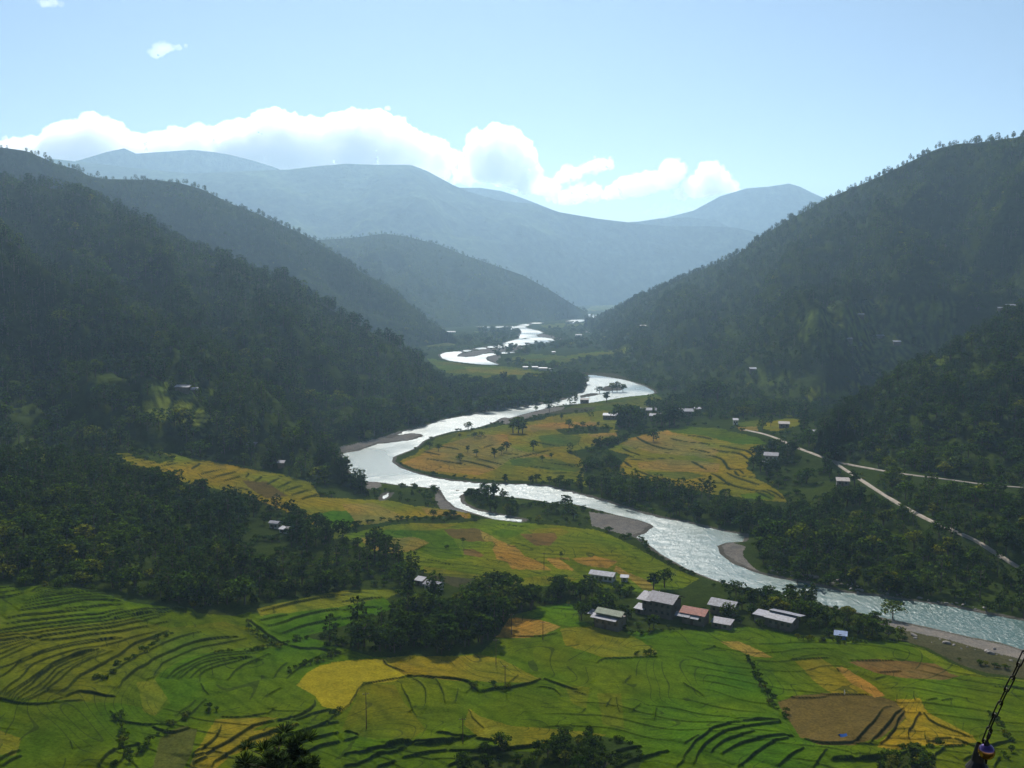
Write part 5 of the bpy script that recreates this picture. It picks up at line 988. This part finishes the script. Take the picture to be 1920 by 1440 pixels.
# the rest of the woods, as masses of instances
def forest(name, kd, regs, label):
    sel = (~keep) & (A[:, 4] == kd) & np.isin(REG, regs)
    B = A[sel]
    if len(B) == 0: return
    key = ('broad', 'pine', 'bush')[kd]
    me = bpy.data.meshes.new(name); me.vertices.add(len(B)); me.vertices.foreach_set('co', B[:, :3].astype(np.float32).ravel())
    at = me.attributes.new('high', 'FLOAT', 'POINT'); at.data.foreach_set('value', B[:, 3].astype(np.float32))
    at = me.attributes.new('turn', 'FLOAT', 'POINT'); at.data.foreach_set('value', (RNG.random(len(B)) * 6.28).astype(np.float32))
    at = me.attributes.new('fat', 'FLOAT', 'POINT'); at.data.foreach_set('value', ((1.3 if kd == 0 else 1.1) * (.85 + .35 * RNG.random(len(B)))).astype(np.float32))
    at = me.attributes.new('pick', 'INT', 'POINT'); at.data.foreach_set('value', RNG.integers(0, len(KIND[key]), len(B)).astype(np.int32))
    me.materials.append(M_LEAF if kd != 1 else M_NEEDLE)
    o = bpy.data.objects.new(name, me); col.objects.link(o)
    gk = 'plants_' + key
    ng = bpy.data.node_groups.get(gk)
    if ng is None:
        pc = bpy.data.collections.new(gk)
        for ii, (cm, tm) in enumerate(KIND[key]):
            jm = bpy.data.meshes.new(gk + '_%d' % ii); bm = bmesh.new(); bm.from_mesh(cm)
            nf = len(bm.faces); bm.from_mesh(tm)
            bm.faces.ensure_lookup_table()
            for f_ in bm.faces[nf:]: f_.material_index = 1
            bm.to_mesh(jm); bm.free(); jm.materials.append(cm.materials[0]); jm.materials.append(M_BARK)
            pc.objects.link(bpy.data.objects.new('%s_%02d' % (gk, ii), jm))
        ng = bpy.data.node_groups.new(gk, 'GeometryNodeTree')
        ng.interface.new_socket('Geometry', in_out='INPUT', socket_type='NodeSocketGeometry'); ng.interface.new_socket('Geometry', in_out='OUTPUT', socket_type='NodeSocketGeometry')
        gi, go = ng.nodes.new('NodeGroupInput'), ng.nodes.new('NodeGroupOutput')
        cinf = ng.nodes.new('GeometryNodeCollectionInfo'); cinf.inputs['Collection'].default_value = pc; cinf.inputs['Separate Children'].default_value = True; cinf.inputs['Reset Children'].default_value = True
        ip = ng.nodes.new('GeometryNodeInstanceOnPoints'); ip.inputs['Pick Instance'].default_value = True
        def named(nm, ty):
            n = ng.nodes.new('GeometryNodeInputNamedAttribute'); n.data_type = ty; n.inputs['Name'].default_value = nm; return n.outputs[0]
        L = ng.links.new; hgh, trn, fat, pk = named('high', 'FLOAT'), named('turn', 'FLOAT'), named('fat', 'FLOAT'), named('pick', 'INT')
        cb = ng.nodes.new('ShaderNodeCombineXYZ'); L(trn, cb.inputs[2]); ml = ng.nodes.new('ShaderNodeMath'); ml.operation = 'MULTIPLY'; L(hgh, ml.inputs[0]); L(fat, ml.inputs[1])
        cs = ng.nodes.new('ShaderNodeCombineXYZ'); L(ml.outputs[0], cs.inputs[0]); L(ml.outputs[0], cs.inputs[1]); L(hgh, cs.inputs[2])
        L(gi.outputs[0], ip.inputs['Points']); L(cinf.outputs[0], ip.inputs['Instance']); L(pk, ip.inputs['Instance Index']); L(cb.outputs[0], ip.inputs['Rotation']); L(cs.outputs[0], ip.inputs['Scale']); L(ip.outputs[0], go.inputs[0])
    md = o.modifiers.new('plants', 'NODES'); md.node_group = ng
    tag(o, label, None, None, 'stuff'); return o
HT = ['left spur', 'left', 'second left', 'third left', 'right', 'right near']
nh = [r for r in set(REG) if r not in HT]
for kd, nm in ((0, 'broadleaf_forest'), (1, 'pine_forest'), (2, 'undergrowth')):
    forest(nm, kd, nh, 'mass of %s on the valley floor and low spur' % ('leafy trees', 'pines', 'bushes')[kd])
    forest(nm, kd, ['left spur', 'left', 'second left', 'third left'], 'mass of %s covering the left hills' % ('leafy trees', 'pines', 'bushes')[kd])
    forest(nm, kd, ['right', 'right near'], 'mass of %s covering the right hills' % ('leafy trees', 'pines', 'bushes')[kd])
print('plants', len(A), 'individual', keep.sum(), {r: int((REG == r).sum()) for r in set(REG)})
# ---------------------------------------------------------------- trees that stand by themselves
where = lambda x, y: ('on the orange peninsula fields' if 740 < x < 1100 and 790 < y < 900 else 'by the upper river bend' if y < 790 else 'in the tall clump behind the golden terraces' if y < 805 else 'on the shingle island' if 890 < y < 960 else 'by the village')
TL = []
for (x, y, h, pn) in LONE_TREES:
    P = ground_hit(x, y)[0]
    if riverdist(P[0:1], P[1:2])[0] < .3: P[2] = max(P[2], .2)
    TL.append((P, h, pn, x, y))
LAB = {0: 'left edge', 1: 'upper part', 2: 'lower part', 3: 'middle', 4: 'right edge'}
ordx = sorted(range(len(TL)), key=lambda i: TL[i][3]); ORD = ['first', 'second', 'third', 'fourth', 'fifth', 'sixth', 'seventh', 'eighth', 'ninth', 'tenth', 'eleventh', 'twelfth', 'thirteenth', 'fourteenth', 'fifteenth', 'sixteenth', 'seventeenth', 'eighteenth', 'nineteenth', 'twentieth']
byw = {}
for i in ordx: byw.setdefault(where(TL[i][3], TL[i][4]), []).append(i)
SPECIAL = {(1225, 828): 'spreading tree alone on the golden terraces', (1674, 1160): 'slender tree standing against the bright rapids', (1060, 953): 'round tree at the right end of the shingle island', (1246, 1102): 'bushy tree behind the biggest farmhouse roof', (1052, 1045): 'tiny tree at the corner of the orange plots', (868, 1018): 'dark shrubby tree in the brown plot'}
for wv, ids in byw.items():
    for k, i in enumerate(ids):
        P, h, pn, x, y = TL[i]; nm = 'tall pine' if pn else ('tall leafy tree' if h > 12 else 'small leafy tree' if h < 7 else 'leafy tree')
        lab = SPECIAL.get((x, y)) or '%s %s, %s from the left there' % (nm, wv, ORD[k] if k < 20 else 'one of the last')
        plant(1 if pn else 0, P[0], P[1], P[2] - .1, h, lab, None, k % (4 if pn else 5))
# the pine top rising from the slope under the viewpoint
rng = np.random.default_rng(5)
D0 = 62.0; Pn = at_dist(515, 1385, D0); hh = float(Pn[2]) - (127.5 - .72 * D0); base = (Pn[0], Pn[1], 127.5 - .72 * D0)
blobs = [];  TV, TF = [], []
limb(TV, TF, (0, 0, -.8), (.1, 0, hh * .6), .28, .18, 9); limb(TV, TF, (.1, 0, hh * .59), (0, 0, hh * .97), .18, .04, 8)
z_ = hh * .35
while z_ < hh * .97:
    R_ = 3.0 * min(1, (1 - z_ / hh) / .16) ** .5 + .3
    for j in range(13):
        th = rng.random() * 6.28; rr = R_ * rng.uniform(.35, 1.0); c = (rr * math.cos(th), rr * math.sin(th), z_ + rr * .12 + rng.uniform(-.2, .5)); blobs.append((*c, rng.uniform(.4, .7), 1.3)); limb(TV, TF, (0, 0, z_ - .4), c, .045, .012, 5)
    z_ += .62
V, F, T_ = [], [], []
for b in blobs:
    for q in range(120):
        d = rng.normal(size=3); d[2] = abs(d[2]) * .9 + .1; d /= np.linalg.norm(d); c = np.array(b[:3]); s0 = c + d * b[3] * .25; e0 = c + d * b[3] * rng.uniform(.8, 1.25)
        sd_ = np.cross(d, rng.normal(size=3)); sd_ /= np.linalg.norm(sd_); k = len(V); V += [s0 - sd_ * .028, s0 + sd_ * .028, e0 + sd_ * .02, e0 - sd_ * .02]; F.append((k, k + 1, k + 2, k + 3)); T_ += [rng.random()] * 4
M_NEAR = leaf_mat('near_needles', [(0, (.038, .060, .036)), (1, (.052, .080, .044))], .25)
pr = empty('pine_tree', base); tag(pr, 'dark pine top poking into the bottom edge of the view', 'pine tree')
cr = bpy.data.objects.new('crown', crown_mesh('near_pine_crown', V, F, T_, M_NEAR)); col.objects.link(cr); cr.parent = pr
mesh_obj('trunk', TV, TF, M_BARK, pr)
# ---------------------------------------------------------------- hanging chain with bell finial, two metres from the viewpoint
M_IRON = simple_mat('black_iron', (.035, .032, .030), .45, .8, .3, 60)
m_, nt, out = new_mat('gilt_ball'); tc = N(nt, 'ShaderNodeTexCoord'); sp_ = N(nt, 'ShaderNodeSeparateXYZ'); nt.links.new(tc.outputs['Object'], sp_.inputs[0])
rp = ramp(nt, mathn(nt, 'MULTIPLY_ADD', sp_.outputs[2], 30.0, .5), [(.52, (.62, .30, .06)), (.66, (.10, .06, .16))]); p_ = N(nt, 'ShaderNodeBsdfPrincipled', i_Metallic=.85, i_Roughness=.16); nt.links.new(rp.outputs[0], p_.inputs['Base Color']); nt.links.new(p_.outputs[0], out.inputs[0])
def link_mesh(Lk, Wk, rw):
    V, F = [], []; n, m = 20, 8
    for i in range(n):
        th = 2 * math.pi * i / n; cx, sx = math.cos(th), math.sin(th); str_ = (Lk / 2 - Wk / 2)
        c = np.array([cx * Wk / 2, 0, sx * Wk / 2 + (str_ if sx > 0 else -str_)]); o_ = np.array([cx, 0, sx])
        for j in range(m):
            ph = 2 * math.pi * j / m; V.append(c + o_ * math.cos(ph) * rw + np.array([0, 1, 0]) * math.sin(ph) * rw)
    for i in range(n):
        for j in range(m): F.append((i * m + j, ((i + 1) % n) * m + j, ((i + 1) % n) * m + (j + 1) % m, i * m + (j + 1) % m))
    me = bpy.data.meshes.new('chain_link'); me.from_pydata([tuple(v) for v in V], [], F); me.update(); me.materials.append(M_IRON); me.polygons.foreach_set('use_smooth', np.ones(len(F), bool)); return me
DC = 2.0; LM = link_mesh(.034, .0085, .0014)
pix = chaikin([(1842, 1402), (1856, 1362), (1880, 1308), (1903, 1262), (1925, 1215), (1960, 1120), (1985, 1040)], 2); CP = at_dist(pix[:, 0], pix[:, 1], DC)
sg = np.r_[0, np.cumsum(np.linalg.norm(np.diff(CP, axis=0), axis=1))]
root = empty('hanging_chain', tuple(CP[-1])); tag(root, 'black iron link chain slanting down in front of the right corner', 'chain')
def put_link(c, tdir, par, k, sc=1.0):
    o = bpy.data.objects.new('chain_link', LM); col.objects.link(o); o.parent = par
    q = Vector(tdir).to_track_quat('Z', 'Y'); q = q @ Matrix.Rotation(math.radians(20 + 90 * (k % 2)), 4, 'Z').to_quaternion(); o.rotation_mode = 'QUATERNION'; o.rotation_quaternion = q; o.location = Vector(c) - par.location; o.scale = (sc, sc, sc)
s = .0; k = 0
while s < sg[-1]:
    c = [np.interp(s, sg, CP[:, a]) for a in range(3)]; c2 = [np.interp(min(s + .01, sg[-1]), sg, CP[:, a]) for a in range(3)]; c1 = [np.interp(max(s - .01, 0), sg, CP[:, a]) for a in range(3)]
    put_link(c, np.array(c2) - np.array(c1), root, k); s += .0275; k += 1
B = at_dist(1850, 1409, DC); T0 = at_dist(1857, 1372, DC); bl = empty('bell_ball', tuple(B)); tag(bl, 'shiny purple and gold ball hanging under the chain', 'ornament')
b = bmesh.new(); bmesh.ops.create_uvsphere(b, u_segments=32, v_segments=20, radius=.0150); me = bpy.data.meshes.new('ball'); b.to_mesh(me); b.free(); me.materials.append(m_); me.polygons.foreach_set('use_smooth', np.ones(len(me.polygons), bool))
o = bpy.data.objects.new('ball', me); col.objects.link(o); o.parent = bl
V, F = [], []; frus(V, F, (0, 0, .0135), (0, 0, .019), .006, .003, 12); part('cap', (V, F), M_IRON, bl)
V, F = [], []; frus(V, F, (0, 0, -.0135), (0, 0, -.024), .003, .0015, 8); part('clapper', (V, F), M_IRON, bl)
dv = T0 - (B + np.array([0, 0, .021])); n_ = 2
for k in range(n_): put_link(B + np.array([0, 0, .021]) + dv * (k + .5) / n_, dv, bl, k, .62)
Fp = at_dist(1833, 1440, DC + .02); fr_ = empty('iron_finial', (Fp[0], Fp[1], Fp[2] - .6)); tag(fr_, 'dark iron finial post that holds the lower end of the chain', 'finial')
V, F = [], []; prof = [(0, .016), (.5, .016), (.56, .014), (.60, .022), (.615, .012), (.63, .009), (.650, .004)]
for (z0_, r0_), (z1_, r1_) in zip(prof[:-1], prof[1:]): frus(V, F, (0, 0, z0_), (0, 0, z1_), r0_, r1_, 16)
part('post', (V, F), M_IRON, fr_)
E0 = at_dist(1838, 1410, DC) - np.array([Fp[0], Fp[1], Fp[2] - .6]); V, F = [], []; frus(V, F, (0, 0, .63), tuple(E0), .003, .003, 8); part('hook', (V, F), M_IRON, fr_)
V, F = [], []; frus(V, F, (0, 0, -(Fp[2] - .6 - 124.0)), (0, 0, 0), .02, .018, 12); part('stem', (V, F), M_IRON, fr_)
# ---------------------------------------------------------------- air
def box_mesh(name, lo, hi, mat):
    v = [(x, y, z) for x in (lo[0], hi[0]) for y in (lo[1], hi[1]) for z in (lo[2], hi[2])]
    return mesh_obj(name, v, [(0, 1, 3, 2), (4, 6, 7, 5), (0, 4, 5, 1), (2, 3, 7, 6), (0, 2, 6, 4), (1, 5, 7, 3)], mat)
hm, nt, out = new_mat('haze_air')
pv = N(nt, 'ShaderNodeVolumePrincipled'); pv.inputs['Color'].default_value = (.47, .71, .95, 1); pv.inputs['Density'].default_value = HAZE_DENSITY; pv.inputs['Anisotropy'].default_value = .5
nt.links.new(pv.outputs[0], out.inputs['Volume'])
allz = max(h['P'][..., 2].max() for h in HILLS); minz = min(min(h['P'][..., 2].min() for h in HILLS), GZ.min())
hz = box_mesh('haze', (-9800, -1600, minz - 1), (9800, 9900, allz + 25), hm); tag(hz, kind='stuff', label='pale blue valley haze')
print('haze box', minz, allz)
